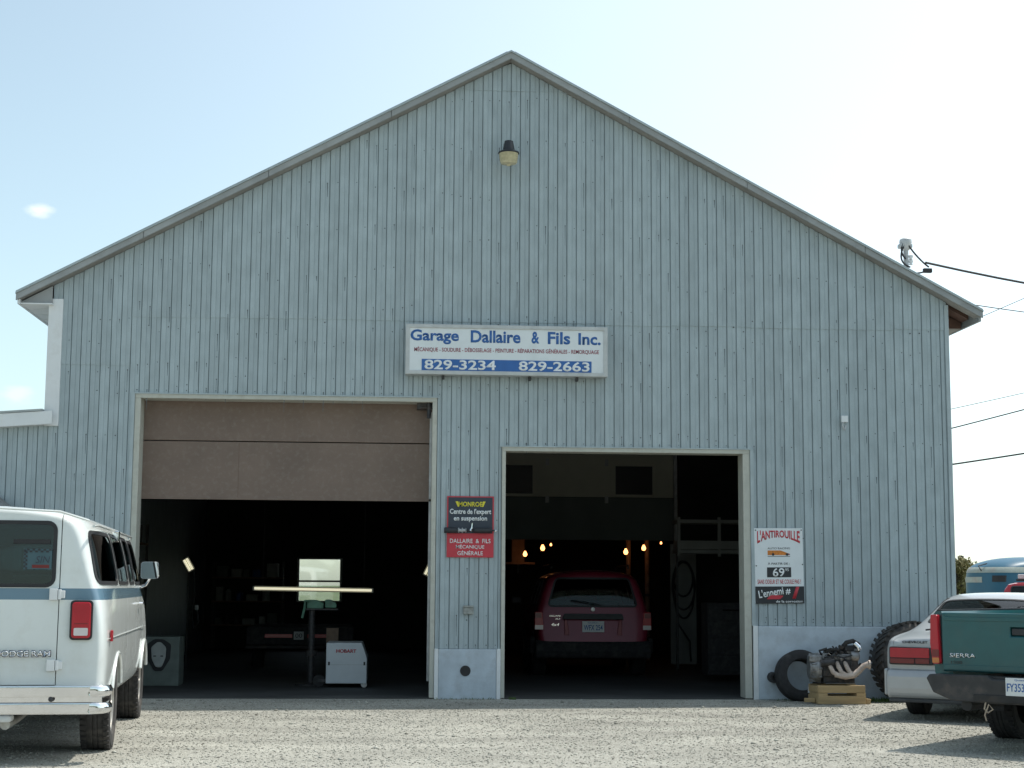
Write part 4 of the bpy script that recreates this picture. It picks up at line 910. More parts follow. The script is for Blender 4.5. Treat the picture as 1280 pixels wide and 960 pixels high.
# ---- green pickup at the right edge
def build_pickup():
    root = thing('pickup_truck', 'dark green pickup truck cut off by the right edge, tailgate towards the yard', 'truck', (4.02, -6.62, 0), R(-43))
    out = [(.70, .62), (.84, .60), (.87, .66), (.88, .90), (.875, 1.10), (.87, 1.17), (.85, 1.195), (.80, 1.195), (.785, 1.165), (.785, .75), (.70, .74)]
    for s in (-1, 1):
        poly = [(s * x, z) for (x, z) in out]
        me = MB().prism(poly, .04, 2.42).mesh('t')
        c = MB().lathe([(.43, s * .4), (.43, s * 1.3)] if s > 0 else [(.43, -1.3), (.43, -.4)], c=(0, 1.46, .40), axis='x', n=32)
        bs = finish(boolean(me, c), 'bed_side', 'paint_green', root, 25)
        pr = [(s * .87, 1.46 + .445 * math.cos(a), .40 + .445 * math.sin(a)) for a in [math.pi * (-.02 + 1.04 * k / 16) for k in range(17)]]
        MB().tube(pr, .02, 8).build('wheel_lip', 'paint_green', bs, smooth=True)
        MB().box(*sorted((s * .805, s * .85)), .06, 2.38, 1.1955, 1.21).build('rail_cap', 'ink_black', bs)
        tl = MB().prism(rpoly([(s * .795, .735), (s * .865, .735), (s * .885, .92), (s * .875, 1.165), (s * .81, 1.165)] if s > 0 else [(-.865, .735), (-.795, .735), (-.81, 1.165), (-.875, 1.165), (-.885, .92)], .015), -.025, .16).build('tail_lamp', 'tail_red', root, bevel=.008)
        MB().box(*sorted((s * .80, s * .865)), -.031, -.024, .80, .86).build('reverse_lens', 'tail_dark', tl); MB().box(*sorted((s * .80, s * .862)), -.031, -.024, .745, .79).build('amber_lens', 'tail_amber', tl)
        wheel(root, s * .73, 1.46, .375, .25, s, rimm='rim_steel'); wheel(root, s * .83, 4.5, .375, .25, s)
        MB().box(*sorted((s * .62, s * .83)), .95, .965, .28, .62).build('mud_flap', 'rubber', root)
    MB().box(-.78, .78, .05, 2.4, .70, .74).build('bed_floor', 'paint_green', root); MB().box(-.78, .78, 2.36, 2.42, .74, 1.19).build('bed_front', 'paint_green', root)
    tg_me = MB().prism(rpoly([(-.775, .675), (.775, .675), (.775, 1.185), (-.775, 1.185)], .02), -.02, .045).mesh('t')
    tg = finish(boolean(tg_me, MB().box(-.15, .15, -.1, .012, .99, 1.07)), 'tailgate', 'paint_green', root, 30); md = tg.modifiers.new('b', 'BEVEL'); md.width = .012; md.segments = 2; md.angle_limit = R(50)
    MB().box(-.75, .75, -.027, -.019, 1.115, 1.150).build('top_ledge', 'paint_green', tg, bevel=.006); MB().box(-.76, .76, -.025, -.019, .69, .735).build('lower_ledge', 'paint_green', tg, bevel=.006)
    MB().box(-.145, .145, -.006, .011, 1.0, 1.06).build('handle', 'ink_black', tg, bevel=.008)
    text('SIERRA', 'chrome', tg, -.585, .815, .235, .038, -.0215, bold=.01, depth=.004); text('1500', 'ink_black', tg, -.64, .755, .10, .025, -.0215, depth=.003)
    # step bumper
    bpoly = [(-.85, .62), (-.79, .50), (-.62, .435), (-.30, .425), (.30, .425), (.62, .435), (.79, .50), (.85, .62), (.82, .655), (.30, .66), (.26, .63), (-.26, .63), (-.30, .66), (-.82, .655)]
    bm_ = MB().prism(bpoly, -.20, -.13).build('bumper', 'bumper_black', root, bevel=.012)
    MB().prism([(-.83, .60), (.83, .60), (.83, .65), (-.83, .65)], -.13, .02).build('bumper_step', 'bumper_black', bm_)
    MB().box(-.42, .42, -.215, -.20, .435, .50).build('hitch_plate', 'under', bm_, bevel=.008)
    MB().tube([(-.5, -.16, .40), (-.5, .6, .40)], .05, 8).build('frame_rail', 'under', root); MB().tube([(.5, -.1, .45), (.5, 2.4, .45)], .05, 8).build('frame_rail', 'under', root)
    MB().tube([(-.7, 1.46, .38), (.7, 1.46, .38)], .05, 10).build('axle', 'under', root)
    pl_ = MB().box(-.13, .175, -.212, -.2035, .50, .65).build('licence_plate', 'plate', root, bevel=.002)
    text('FY353', 'ink_blue', pl_, -.043, .57, .150, .068, -.2125, bold=.01); text('Québec', 'ink_blue', pl_, .0, .632, .10, .016, -.2125)
    pts = [Vector((-.36, -.20, .43)), Vector((-.37, -.215, .36)), Vector((-.34, -.21, .33)), Vector((-.30, -.20, .36)), Vector((-.33, -.215, .40)), Vector((-.37, -.21, .31)), Vector((-.36, -.20, .26))]
    MB().tube([p + Vector((.05, 0, .02)) for p in pts], .007, 6).build('safety_chain', 'rope', root, smooth=True)
    # cab
    H = [(0, .45), (.78, .45), (.90, .52), (.945, .85), (.935, 1.08), (.91, 1.17), (.78, 1.62), (.70, 1.72), (0, 1.76)]
    def fr(zc, k): return [(x, zc + (z - zc) * k) if z > zc else (x, z) for (x, z) in H]
    st = [(2.47, H), (2.49, H), (2.65, H), (3.4, H), (3.6, H), (4.15, fr(1.18, .08)), (5.1, fr(1.08, .05)), (5.35, [(x * .96, z) for x, z in fr(1.0, .05)])]
    wins = [(rrect(-.62, .62, 1.25, 1.60, .06), 2.3, 2.75, 'xz')]
    for s in (-1, 1): wins.append((rpoly([(2.75, 1.20), (3.85, 1.20), (3.55, 1.60), (2.75, 1.60)], .05), s * .7, s * 1.1, 'yz'))
    cuts = MB()
    for s in (-1, 1): cuts.lathe([(.43, s * .5), (.43, s * 1.3)] if s > 0 else [(.43, -1.3), (.43, -.5)], c=(0, 4.5, .40), axis='x', n=28)
    b = make_body(root, st, 'paint_green', wins, [cuts], 'glass_dark'); b.name = 'cab'
build_pickup()

# ---- background: blue trailer, red truck
bt = thing('blue_trailer', 'blue round-nosed trailer with pale band behind the parked cars at right', 'trailer', (15.27, 25.0, 0), R(-12))
def trailer_sec(n=9, xs=1.0):
    return None
Hn = []
def tsec(hw, zt): return [(0, .45), (hw, .45), (hw, .9), (hw, 1.5), (hw, zt - .30), (hw * .88, zt - .10), (hw * .5, zt - .01), (0, zt + .02)]
# axis of this loft runs along its own y; turned so the nose points left in the picture
st = [(0, tsec(.35, 1.93)), (.06, tsec(.62, 2.0)), (.25, tsec(.95, 2.12)), (.6, tsec(1.05, 2.24)), (1.2, tsec(1.08, 2.32)), (2.4, tsec(1.08, 2.32)), (4.5, tsec(1.08, 2.28)), (5.4, tsec(1.05, 2.2)), (5.6, tsec(.9, 2.0))]
tb = shell(st, 2, .03, -1); tbo = finish(tb, 'body', 'bus_blue', bt); tbo.rotation_euler = (0, 0, R(-62))
seal = shell(st, 2, .012, 1)
bnd1 = boolean(seal.copy(), MB().box(-2, 2, -1, 7, 1.86, 2.02), 'INTERSECT'); o = finish(bnd1, 'pale_band', 'bus_band', bt); o.rotation_euler = (0, 0, R(-62))
bnd2 = boolean(seal.copy(), MB().box(-2, .2, -1, .35, 1.58, 1.74), 'INTERSECT'); o = finish(bnd2, 'pale_band', 'bus_band', bt); o.rotation_euler = (0, 0, R(-62))
wn_ = boolean(shell(st, 2, .022, 1), MB().box(.60, .92, -.3, .5, 1.60, 1.78), 'INTERSECT'); o = finish(wn_, 'window', 'black', bt); o.rotation_euler = (0, 0, R(-62))
MB().tube([(.1, -.15, 1.9), (.0, -.2, 2.05), (.25, -.15, 2.12)], .02, 6).build('grab_rail', 'iron', bt)
for yy in (2.6, 3.4):
    for s in (-1, 1):
        w_ = wheel(bt, 0, 0, .36, .2, s, lugs=False); a = R(-62); lx, ly = s * .95, yy
        w_.location = (lx * math.cos(a) - ly * math.sin(a), lx * math.sin(a) + ly * math.cos(a), .36); w_.rotation_euler = (0, 0, a)

rt = thing('red_truck', 'small red truck with a roof light bar peeking over the pickup at the right edge', 'truck', (10.75, 10.0, 0), R(-30))
def rsec(zt, wr): return [(0, .4), (.8, .4), (.88, .5), (.9, .8), (.88, 1.02), (.85, 1.06), (wr, zt - .05), (wr * .88, zt), (0, zt + .01)]
st = [(0, rsec(1.08, .84)), (.03, rsec(1.09, .84)), (1.7, rsec(1.09, .84)), (1.75, rsec(1.50, .74)), (1.8, rsec(1.54, .72)), (2.7, rsec(1.54, .72)), (3.3, rsec(1.10, .8)), (4.4, rsec(1.0, .8)), (4.5, rsec(.95, .7))]
wins = [(rrect(-.6, .6, 1.16, 1.45, .04), 1.5, 2.0, 'xz')] + [(rpoly([(1.95, 1.1), (2.95, 1.1), (2.65, 1.45), (1.95, 1.45)], .04), s * .6, s * 1.1, 'yz') for s in (-1, 1)]
make_body(rt, st, 'paint_red', wins, [], 'glass_green', levels=1)
lb = MB().box(-.55, .55, 2.05, 2.25, 1.56, 1.60).build('light_bar', 'black', rt); MB().box(-.52, -.18, 2.06, 2.24, 1.601, 1.70).build('lens', 'tail_white', lb, bevel=.02); MB().box(-.15, .15, 2.06, 2.24, 1.601, 1.69).build('lens', 'tail_red', lb, bevel=.02); MB().box(.18, .52, 2.06, 2.24, 1.601, 1.70).build('lens', 'tail_white', lb, bevel=.02)
for s in (-1, 1):
    for y in (.8, 3.6): wheel(rt, s * .8, y, .34, .2, s, lugs=False)

# ------------------------------------------------------------------ tyres, engine, pallet against the right wall
def tyre_thing(label, loc, r, w, rot, m='rubber', rr=.55, lugs=0, name='loose_tyre', n=56):
    root = thing(name, label, 'tire', loc); root.rotation_euler = rot
    ri = r * rr
    prof = [(ri, -w * .30), (ri + .012, -w * .46), (r * .82, -w * .52), (r * .95, -w * .44), (r, -w * .34), (r, -w * .06), (r * .985, -w * .04), (r * .985, w * .04), (r, w * .06), (r, w * .34), (r * .95, w * .44), (r * .82, w * .52), (ri + .012, w * .46), (ri, w * .30), (ri + .015, w * .28), (r * .90, w * .30), (r * .90, -w * .30), (ri + .015, -w * .28), (ri, -w * .30)]
    MB().lathe(prof, c=(0, 0, r), axis='y', n=n).build('carcass', m, root, smooth=35)
    if lugs:
        t = MB()
        for k in range(lugs):
            a = 2 * math.pi * k / lugs
            for sg_ in (-1, 1):
                aa = a + (math.pi / lugs if sg_ > 0 else 0)
                rad = Vector((math.sin(aa), 0, math.cos(aa))); tan = Vector((math.cos(aa), 0, -math.sin(aa)))
                t.obox(Vector((0, 0, r)) + rad * r * 1.005 + Vector((0, sg_ * w * .26, 0)), tan * (r * .05) , Vector((0, w * .25, 0)) + tan * .03 * sg_, rad * .012)
        t.build('tread_lugs', m, root)
    return root
t1 = tyre_thing('black car tire with white stickers leaning on the foundation behind the engine', (3.66, -.30, 0), .315, .20, (R(-12), 0, R(6)), rr=.60)
for (x, z, w_, h_, rt_) in ((.105, .42, .035, .085, -14), (.062, .125, .05, .075, 8)):
    o = MB().box(-w_ / 2, w_ / 2, -.004, 0, -h_ / 2, h_ / 2).build('sticker', 'trim_white', t1); o.location = (x * 1.12, -.100, z); o.rotation_euler = (0, R(rt_), 0)
tyre_thing('huge lugged tractor tire leaning on the wall behind the silver sedan', (5.06, -.36, 0), .485, .30, (R(-9), 0, R(14)), m='rubber_dusty', rr=.60, lugs=36, name='tractor_tyre')
pb = thing('pipe_stub', 'short black pipe end lying behind the leaning tire', 'pipe', (3.34, -.12, .28))
MB().lathe([(.035, -.10), (.062, -.10), (.065, -.08), (.065, .07), (.035, .07), (.035, -.10)], axis='y', n=18).build('pipe', 'rubber', pb, smooth=35); MB().box(-.02, .09, .0, .08, -.05, .05).build('bracket', 'iron', pb)

pal = thing('wooden_pallet', 'small raw wood skid carrying the engine beside the wall', 'pallet', (4.01, -.62, 0), R(2))
for (x0, x1, y0, y1, z0, z1) in ((-.30, .29, -.20, -.16, .135, .225), (-.30, .29, -.215, -.165, .004, .100), (-.30, .29, .16, .20, .135, .225), (-.30, .29, .165, .215, .004, .100)):
    MB().box(x0, x1, y0, y1, z0, z1).build('board', 'wood', pal, bevel=.005)
for x in (-.30, .17): MB().box(x, x + .115, -.16, .16, .004, .134).build('block', 'wood', pal, bevel=.005); MB().box(x + .002, x + .112, -.158, .158, .1355, .215).build('cross_beam', 'wood', pal, bevel=.005)
o = MB().box(-.30, -.185, -.212, -.162, .101, .134).build('block', 'wood', pal); o = MB().box(.175, .29, -.212, -.162, .101, .134).build('block', 'wood', pal)
o = MB().box(.29, .35, -.19, -.10, .03, .11).build('board', 'wood', pal, bevel=.006); o.rotation_euler = (0, R(8), 0)
o = MB().box(-.44, -.31, -.12, -.08, .02, .07).build('board', 'wood', pal, bevel=.004)

en = thing('car_engine', 'greasy removed car engine with rusty manifold sitting on the wooden skid', 'engine', (4.01, -.60, .226), R(-4))
blk = MB().box(-.20, .24, -.14, .15, .10, .30); blk.box(-.18, .20, -.11, .12, .02, .10)
for k in range(6): blk.box(-.18 + k * .065, -.155 + k * .065, -.152, -.14, .11, .29)
blk.build('block', 'iron', en, bevel=.012)
MB().prism([(-.20, .30), (.23, .30), (.21, .37), (-.19, .38)], -.13, .10).build('cylinder_head', 'alloy', en, bevel=.012)
MB().prism(rrect(-.15, .20, .37, .425, .015), -.08, .05).build('valve_cover', 'black', en, bevel=.01)
bell = MB().lathe([(.06, -.02), (.13, -.02), (.175, .05), (.18, .10), (.175, .11)], c=(-.32, 0, .20), axis='x', n=22)
for k in range(10):
    a = 2 * math.pi * k / 10; bell.tube([(-.24, math.cos(a) * .175, .20 + math.sin(a) * .175), (-.205, math.cos(a) * .175, .20 + math.sin(a) * .175)], .015, 6)
for k in range(12):
    a = 2 * math.pi * k / 12 + .2; bell.obox((-.285, math.cos(a) * .155, .20 + math.sin(a) * .155), (.04, 0, 0), (0, -math.sin(a) * .006, math.cos(a) * .006), (0, math.cos(a) * .022, math.sin(a) * .022))
bell.build('bell_housing', 'alloy', en, smooth=35)
MB().box(-.36, -.20, -.16, -.02, .27, .36).build('starter_mount', 'alloy', en, bevel=.02)
MB().tube([(-.22, -.17, .26), (-.06, -.18, .28)], .045, 12).build('starter', 'iron', en, smooth=35)
for k, x in enumerate((-.12, -.02, .08)):
    MB().tube([(x, -.13, .27), (x + .01, -.19, .22), (x + .04, -.21, .155), (x + .10, -.215, .12)], [.026, .027, .028, .028], 10).build('manifold_runner', 'manifold', en, smooth=True)
MB().tube([(-.06, -.21, .125), (.06, -.22, .105), (.17, -.22, .125), (.24, -.22, .185), (.29, -.22, .235), (.345, -.22, .25)], [.03, .036, .038, .036, .034, .04], 12).build('manifold', 'manifold', en, smooth=True)
MB().lathe([(.02, 0), (.055, 0), (.055, .02), (.02, .02)], c=(.345, -.22, .25), axis='x', n=14).build('flange', 'manifold', en)
MB().lathe([(0, -.03), (.06, -.03), (.065, -.02), (.045, 0), (.065, .02), (.06, .03), (0, .03)], c=(.27, -.02, .20), axis='x', n=20).build('pulley', 'iron', en, smooth=35)
MB().lathe([(0, -.05), (.055, -.05), (.06, -.03), (.06, .04), (.04, .055), (0, .055)], c=(.20, -.13, .35), axis='x', n=18).build('alternator', 'alloy', en, smooth=35)
MB().box(.08, .22, -.14, .02, .40, .475).build('throttle_body', 'black', en, bevel=.02)
MB().tube([(.06, -.10, .45), (.10, -.14, .51), (.18, -.14, .53), (.25, -.12, .49), (.24, -.13, .40)], .028, 10).build('hose', 'rubber', en, smooth=True)
MB().tube([(.20, -.15, .50), (.24, -.17, .46), (.25, -.17, .42)], .03, 10).build('sensor', 'chrome', en, smooth=True)
MB().tube([(-.16, -.12, .40), (-.10, -.16, .43), (.0, -.15, .42), (.05, -.10, .44)], .018, 8).build('hose', 'rubber', en, smooth=True)
MB().tube([(-.20, -.10, .36), (-.23, -.14, .41), (-.14, -.15, .44)], .014, 8).build('hose', 'black', en, smooth=True)
MB().tube([(-.18, -.16, .33), (-.06, -.175, .35), (.06, -.165, .33), (.16, -.18, .36)], .010, 6).build('wiring', 'black', en, smooth=True)
for k in range(40):
    x = random.uniform(-.18, .24); z = random.uniform(.31, .46); y = random.uniform(-.16, -.06); s_ = random.uniform(.012, .028)
    o = MB().box(-s_, s_, -s_ * .8, s_ * .8, -s_ * .7, s_ * .7).build('fitting', random.choice(('alloy', 'iron', 'black', 'chrome')), en, bevel=.004); o.location = (x, y, z); o.rotation_euler = (random.random(), random.random(), random.random())

# ------------------------------------------------------------------ things inside the left bay
we = thing('welding_machine', 'pale grey wheeled welding machine with red maker name in the left bay', 'welder', (-2.05, 1.9, .015))
MB().prism(rpoly([(-.265, .055), (.285, .055), (.285, .40), (.215, .60), (-.265, .60)], .015), 0, .75).build('case', 'welder', we, bevel=.01)
text('HOBART', 'ink_red', we, .005, .49, .27, .048, -.001, bold=.03, depth=.003)
MB().box(-.262, .280, -.004, .001, .305, .309).build('panel_seam', 'mask_grey', we)
for x in (-.225, .252): MB().box(x - .012, x + .012, -.008, .001, .30, .345).build('handle_slot', 'ink_black', we)
MB().lathe([(0, -.03), (.075, -.03), (.085, -.02), (.085, .02), (.075, .03), (0, .03)], c=(-.36, .1, .085), axis='y', n=20).build('front_wheel', 'rubber', we, smooth=35); MB().box(-.36, -.27, .05, .15, .07, .11).build('axle_bar', 'iron', we)
for x in (.25,): MB().lathe([(0, -.02), (.04, -.02), (.045, 0), (.04, .02), (0, .02)], c=(x, .05, .042), axis='y', n=16).build('caster', 'steel', we, smooth=35); MB().box(x - .03, x + .03, .02, .08, .045, .055 + .02).build('caster_fork', 'steel', we)
vsd = thing('vise_stand', 'dark steel post with a green bench vise on top in the left bay', 'vise', (-2.55, 2.5, .015))
MB().tube([(0, 0, 0), (0, 0, 1.02)], .045, 12).build('post', 'iron', vsd, smooth=True); MB().lathe([(.22, 0), (.22, .02), (.06, .03), (0, .03)], n=20).build('base', 'iron', vsd); MB().lathe([(.05, .40), (.075, .40), (.075, .47), (.05, .47)], n=14).build('collar', 'iron', vsd)
MB().box(-.08, .36, -.09, .09, 1.03, 1.05).build('top_plate', 'iron', vsd)
MB().prism(rpoly([(-.07, 1.051), (.16, 1.051), (.16, 1.13), (.06, 1.17), (-.07, 1.17)], .02), -.06, .06).build('vise_body', 'vise_green', vsd, bevel=.008); MB().prism(rpoly([(.18, 1.06), (.34, 1.06), (.34, 1.12), (.26, 1.175), (.18, 1.175)], .02), -.06, .06).build('vise_jaw', 'vise_green', vsd, bevel=.008)
MB().tube([(-.03, -.10, 1.15), (-.09, -.10, 1.16), (-.10, -.10, 1.05), (-.13, -.10, .92)], .018, 8).build('handle', 'vise_green', vsd, smooth=True)
wp = thing('wooden_post', 'short stub of bare wood standing behind the welding machine', 'post', (-2.28, 3.0, .015)); MB().box(-.085, .085, -.05, .05, 0, .77).build('timber', 'wood_post', wp, bevel=.006); MB().box(-.11, .11, -.07, .07, 0, .03).build('foot', 'wood_post', wp)
bx = thing('grey_cabinet', 'dull grey steel cabinet with a pale mask shape on its door beside the van', 'cabinet', (-4.60, 2.2, .015))
MB().box(-.28, .28, 0, .5, 0, .66).build('case', 'box_grey', bx, bevel=.01)
o1 = MB().prism(rpoly([(-.16, .56), (-.14, .35), (-.05, .20), (.06, .20), (.16, .36), (.17, .56), (.06, .63), (-.06, .63)], .03), -.012, -.001).build('mask_outline', 'ink_black', bx)
MB().prism(rpoly([(-.10, .52), (-.085, .36), (-.03, .25), (.05, .25), (.10, .38), (.105, .52), (.03, .59), (-.02, .59)], .03), -.03, -.0125).build('mask', 'mask_grey', bx, bevel=.008)
for x in (-.045, .05): MB().box(x - .018, x + .018, -.034, -.0305, .395, .41).build('eye_slot', 'ink_black', bx)
def tube_lamp(label, c, axis, half, gap, hang=True):
    root = thing('tube_lamp', label, 'lamp', c, group='lit tube lamps in the left bay'); ax = Vector(axis).normalized()
    side = ax.cross(Vector((0, 1, 0))).normalized()
    for k in ((-1, 1) if gap else (0,)):
        MB().tube([side * gap * k - ax * half, side * gap * k + ax * half], .019, 10).build('tube', 'tube_lit', root, smooth=True)
    MB().obox(Vector((0, .05, 0)), ax * (half + .02), side * (gap + .035), Vector((0, .02, 0))).build('housing', 'fixture', root)
    for k in (-1, 1): MB().obox(ax * (half + .012) * k + Vector((0, .01, 0)), ax * .012, side * (gap + .03), Vector((0, .025, 0))).build('end_cap', 'fixture', root)
    if hang: [MB().tube([(q, .06, 0), (q, .07, 3.2)], .004, 6).build('hanging_wire', 'cable', root) for q in (-.75, .75)]
    else: MB().tube([(0, .06, -.05), (0, .07, -c[2] + .03)], .012, 6).build('stand', 'iron', root)
    return root
tube_lamp('long horizontal lit tube lamp in front of the back window', (-2.62, 4.0, 1.325), (1, 0, -.012), .87, 0.0)
tube_lamp('short tilted pair of lit tubes at the left of the left bay', (-4.73, 6.0, 1.70), (.10, 0, -.17), .10, .024, False)
tube_lamp('short tilted pair of lit tubes half hidden at the right jamb of the left bay', (-.86, 6.0, 1.65), (-.08, 0, -.17), .10, .028, False)

lt = thing('low_trailer', 'low dark trailer with red lamp strip and small plate deep in the left bay', 'trailer', (-2.92, 6.0, .015), R(2))
MB().prism(rpoly([(-.85, .42), (.85, .42), (.85, .70), (-.85, .70)], .03), 0, 2.4).build('box', 'rubber', lt, bevel=.01)
MB().box(-.86, .86, -.06, .0, .36, .41).build('bumper', 'under', lt, bevel=.008)
for sx_ in (-1, 1): MB().box(*sorted((sx_ * .12, sx_ * .56)), -.012, -.001, .53, .59).build('red_lamp', 'tail_red', lt, bevel=.004)
MB().box(-.10, .06, -.014, -.002, .50, .63).build('licence_plate', 'mask_grey', lt); text('00', 'ink_black', lt, -.02, .565, .11, .07, -.0145)
for sx_ in (-1, 1):
    wq = wheel(lt, sx_ * .72, 1.3, .30, .18, sx_, lugs=False)
# ------------------------------------------------------------------ things inside the right bay
def bulb(label, c, r):
    root = thing('light_bulb', label, 'lamp', c, group='bare bulbs behind the maroon SUV')
    MB().lathe([(0, -r * 1.1), (r * .6, -r * .95), (r, -r * .2), (r * .85, r * .5), (r * .45, r * 1.2), (r * .4, r * 1.5), (0, r * 1.5)], n=14).build('bulb', 'bulb_lit', root, smooth=60)
    MB().lathe([(r * .5, r * 1.5), (r * .55, r * 2.2), (r * .2, r * 2.4)], n=10).build('socket', 'ink_black', root); MB().tube([(0, 0, r * 2.3), (0, 0, 2.9)], .008, 6).build('cord', 'cable', root)
for (label, c, r) in (('leftmost and lowest bare bulb glowing behind the SUV', (1.0, 9.8, 1.985), .040), ('large bare bulb, second from the left behind the SUV', (1.33, 9.8, 2.10), .044), ('faint small bulb, third from the left behind the SUV', (1.58, 10.8, 2.19), .022), ('bright bare bulb just right of the SUV roof centre', (2.90, 9.8, 2.04), .044), ('bright bare bulb, second from the right behind the SUV', (3.24, 9.8, 2.115), .042), ('tiny bulb at the right, beside the inner door track', (3.52, 9.5, 2.205), .020)):
    bulb(label, c, r)
for (label, x) in (('narrow pipe lit by the bulbs, left of the pair at right', 2.99), ('narrow pipe lit by the bulbs, right of the pair at right', 3.35)):
    p_ = thing('wall_pipe', label, 'pipe', (x, 10.1, .015)); MB().tube([(0, 0, 0), (0, 0, 2.6)], .045, 12).build('pipe', 'wood_post', p_, smooth=True); MB().lathe([(.045, 1.2), (.055, 1.2), (.055, 1.25), (.045, 1.25)], n=12).build('clamp', 'iron', p_)
cb = thing('wall_shelf', 'small shelf board lit by the leftmost bulb', 'shelf', (.9, 10.05, 1.84)); MB().box(-.25, .3, -.1, .15, -.04, 0).build('board', 'wood_post', cb); MB().box(-.12, .12, .16, .20, .0, .45).build('back_board', 'wood_post', cb); MB().box(-.02, .02, .0, .15, -.2, -.041).build('bracket', 'iron', cb)
hc = thing('hose_coil', 'black air hose hung in long loops on the grey panel in the right bay', 'hose', (3.66, 7.97, 1.85))
for (w_, top_, bot, yy) in ((.17, 0.0, -.62, 0), (.20, -.02, -.85, -.025), (.185, -.01, -1.0, -.05)):
    pts = [(w_ * math.cos(a) * (1 if math.sin(a) > 0 else 1.0), yy, (top_ + bot) / 2 + (top_ - bot) / 2 * math.sin(a)) for a in [2 * math.pi * k / 28 for k in range(29)]]
    MB().tube(pts, .016, 8, cap=False).build('loop', 'rubber', hc, smooth=True)
MB().tube([(-.18, -.03, -.5), (-.10, -.03, -1.1), (.1, -.04, -1.4), (.12, -.04, -1.75)], .016, 8).build('tail_end', 'rubber', hc, smooth=True); MB().tube([(0, .04, .0), (0, -.09, -.01)], .02, 8).build('hook', 'iron', hc)
rk = thing('storage_rack', 'grey metal storage rack hung high at the right side of the right bay', 'rack', (3.75, 6.2, 0))
for z in (1.95, 2.45): MB().box(-.5, .75, 0, .5, z, z + .06).build('shelf', 'interior_panel', rk)
for x in (-.5, .18, .72): MB().box(x, x + .05, -.004, .04, 1.9, 2.55).build('upright', 'interior_panel', rk)
MB().box(-.5, .72, .0, .4, 2.02, 2.16).build('stored_box', 'interior_panel', rk)
for x in (-.45, .7): MB().box(x, x + .04, .44, .48, 0, 1.95).build('leg', 'iron', rk)
tc_ = thing('tool_cabinet', 'dark tool cabinet standing by the right jamb inside the right bay', 'cabinet', (3.62, 3.4, .015)); MB().box(-.42, .5, 0, .5, .1, 1.15).build('case', 'rubber', tc_, bevel=.01)
for k in range(4): MB().box(-.40, .48, -.015, -.001, .15 + k * .25, .37 + k * .25).build('drawer', 'rubber', tc_, bevel=.006); 
MB().box(-.2, .48, -.05, .0, 1.04, 1.055).build('rail', 'chrome', tc_)

# ------------------------------------------------------------------ trees and shrubs far behind at right
def tree(name, label, loc, h, w, n, leafm, seed, cat='tree', trunk_r=.09, group=None):
    rd = random.Random(seed); root = thing(name, label, cat, loc, group=group)
    tk = MB(); tk.tube([(0, 0, 0), (.03 * h * .2, 0, h * .35), (0, .02 * h, h * .7), (.01, 0, h * .97)], [trunk_r, trunk_r * .75, trunk_r * .45, trunk_r * .12], 8)
    cl = []
    for k in range(11):
        z = h * rd.uniform(.25, .85); a = rd.uniform(0, 6.28); L = w * rd.uniform(.35, .9) * (1.15 - z / h * .7); e = Vector((math.cos(a) * L, math.sin(a) * L, z + L * .45))
        tk.tube([(0, 0, z), (e.x * .5, e.y * .5, z + L * .3), tuple(e)], [trunk_r * .35, trunk_r * .22, trunk_r * .08], 5); cl.append((e, w * rd.uniform(.25, .42)))
    for k in range(8): cl.append((Vector((rd.gauss(0, w * .25), rd.gauss(0, w * .25), h * rd.uniform(.45, .95))), w * rd.uniform(.2, .38)))
    tk.build('trunk', 'bark', root, smooth=True)
    lf = MB()
    for k in range(n):
        c, r = rd.choice(cl); d = Vector((rd.gauss(0, 1), rd.gauss(0, 1), rd.gauss(0, .8))).normalized() * r * rd.random() ** .4; p = c + d; s_ = rd.uniform(.05, .11)
        u_ = Vector((rd.gauss(0, 1), rd.gauss(0, 1), rd.gauss(0, 1))).normalized(); v_ = u_.cross(Vector((rd.gauss(0, 1), rd.gauss(0, 1), rd.gauss(0, 1)))).normalized()
        lf.add([p - u_ * s_, p + v_ * s_ * .55, p + u_ * s_, p - v_ * s_ * .55], [(0, 1, 2, 3)])
    me = bpy.data.meshes.new('crown'); me.from_pydata(lf.v, [], lf.f); me.materials.append(M[leafm]); o = bpy.data.objects.new('crown', me); COL.objects.link(o); o.parent = root; o['kind'] = 'stuff'
    return root
tree('young_tree', 'yellowish young tree just right of the garage corner in the distance', (20.0, 40.0, 0), 2.5, 1.0, 2600, 'leaf_yellow', 1)
tree('young_tree', 'greener bushy tree behind the nose of the blue trailer', (21.0, 42.0, 0), 2.3, 1.2, 2600, 'leaf', 2)
for k, (x, y, h, w) in enumerate(((33, 60, 3.4, 2.0), (38, 64, 3.2, 2.0))):
    tree('field_tree', ('round dark tree far behind the blue trailer, left of two', 'round dark tree far behind the blue trailer, right of two')[k], (x, y, 0), h, w, 2200, 'leaf', 5 + k)
fp = thing('field_post', 'thin dark post standing among the bushes beyond the garage corner', 'post', (20.35, 40.5, 0)); MB().tube([(0, 0, 0), (0, 0, 2.68)], .06, 8).build('pole', 'bark', fp); MB().box(-.09, .09, -.09, .09, 2.55, 2.66).build('cap', 'iron', fp)

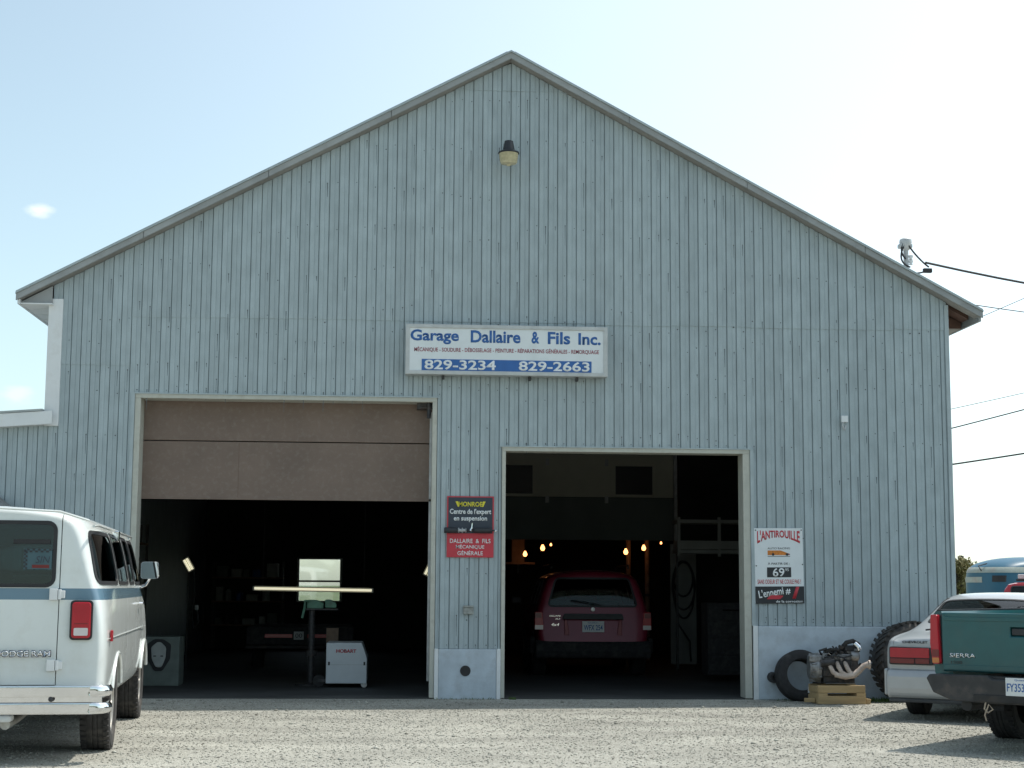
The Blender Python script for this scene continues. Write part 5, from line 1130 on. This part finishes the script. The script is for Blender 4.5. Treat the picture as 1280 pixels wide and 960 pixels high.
def shelving(name, label, cat, loc, rz, w, levels, seed):
    rd = random.Random(seed); root = thing(name, label, cat, loc, rz)
    for x in (-w / 2, w / 2 - .04):
        for y in (0, .41): MB().box(x, x + .04, y, y + .04, 0, levels[-1] + .35).build('upright', 'iron', root)
    for z in levels:
        MB().box(-w / 2, w / 2, 0, .45, z, z + .03).build('shelf', 'wood_post', root)
        x = -w / 2 + .08
        while x < w / 2 - .25:
            ww = rd.uniform(.10, .26); hh = rd.uniform(.12, .30)
            if rd.random() < .35: MB().lathe([(0, 0), (ww * .4, 0), (ww * .4, hh * .8), (ww * .15, hh), (0, hh)], c=(x + ww / 2, .2, z + .031), n=14).build('can', rd.choice(('iron', 'mask_grey', 'ink_blue', 'tail_dark')), root, smooth=35)
            else: MB().box(x, x + ww, .06, .36, z + .031, z + .031 + hh).build('carton', rd.choice(('wood_post', 'box_grey', 'mask_grey', 'paint_dark')), root, bevel=.006)
            x += ww + rd.uniform(.03, .12)
    return root
shelving('parts_shelf', 'dim shelf of cans and cartons against the left wall of the left bay', 'shelf', (-5.45, 5.2, .015), R(90), 2.6, (.5, 1.0, 1.5, 2.0), 3)
shelving('parts_shelf', 'dim shelf of cans and cartons in the dark back of the left bay', 'shelf', (-4.55, 14.3, .015), 0, 1.5, (.5, 1.0, 1.5), 4)
shelving('parts_shelf', 'dim shelf of parts along the right wall of the right bay', 'shelf', (5.45, 5.0, .015), R(-90), 2.4, (.5, 1.0, 1.5), 5)
ho = thing('hanging_hose', 'dark cable with plugs hanging beside the tilted lamp at left', 'cable', (-4.62, 5.9, .9)); MB().tube([(0, 0, .7), (.02, 0, .3), (-.02, 0, 0), (.03, 0, -.2), (.10, 0, -.1), (.06, 0, .1)], .012, 6).build('cord', 'cable', ho, smooth=True); MB().box(.03, .09, -.02, .02, .08, .16).build('plug', 'mask_grey', ho, bevel=.008)
def unseen_wood():  # unseen trees added behind the camera to darken the horizon in glass and chrome
    rd = np.random.default_rng(11); N = 9000
    x = rd.uniform(-140, 140, N); base = 5.5 + 2.2 * np.sin(x * .11) + 1.3 * np.sin(x * .37 + 1) + rd.normal(0, .8, N)
    z = base * rd.random(N) ** .7; y = -75 - rd.random(N) * 8 - (x / 60) ** 2
    c = np.stack([x, y, z], 1); u = rd.normal(size=(N, 3)); u /= np.linalg.norm(u, axis=1)[:, None]; v = np.cross(u, rd.normal(size=(N, 3))); v /= np.linalg.norm(v, axis=1)[:, None]
    sz = rd.uniform(.5, 1.1, N)[:, None]
    V = np.stack([c - u * sz, c + v * sz * .6, c + u * sz, c - v * sz * .6], 1).reshape(-1, 3)
    me = bpy.data.meshes.new('unseen_wood'); me.from_pydata(V.tolist(), [], [(4 * i, 4 * i + 1, 4 * i + 2, 4 * i + 3) for i in range(N)]); me.materials.append(M['leaf'])
    o = bpy.data.objects.new('unseen_wood', me); COL.objects.link(o); o['kind'] = 'stuff'; o['label'] = 'unseen line of green trees added behind the camera for dark reflections'; o['category'] = 'trees'
unseen_wood()
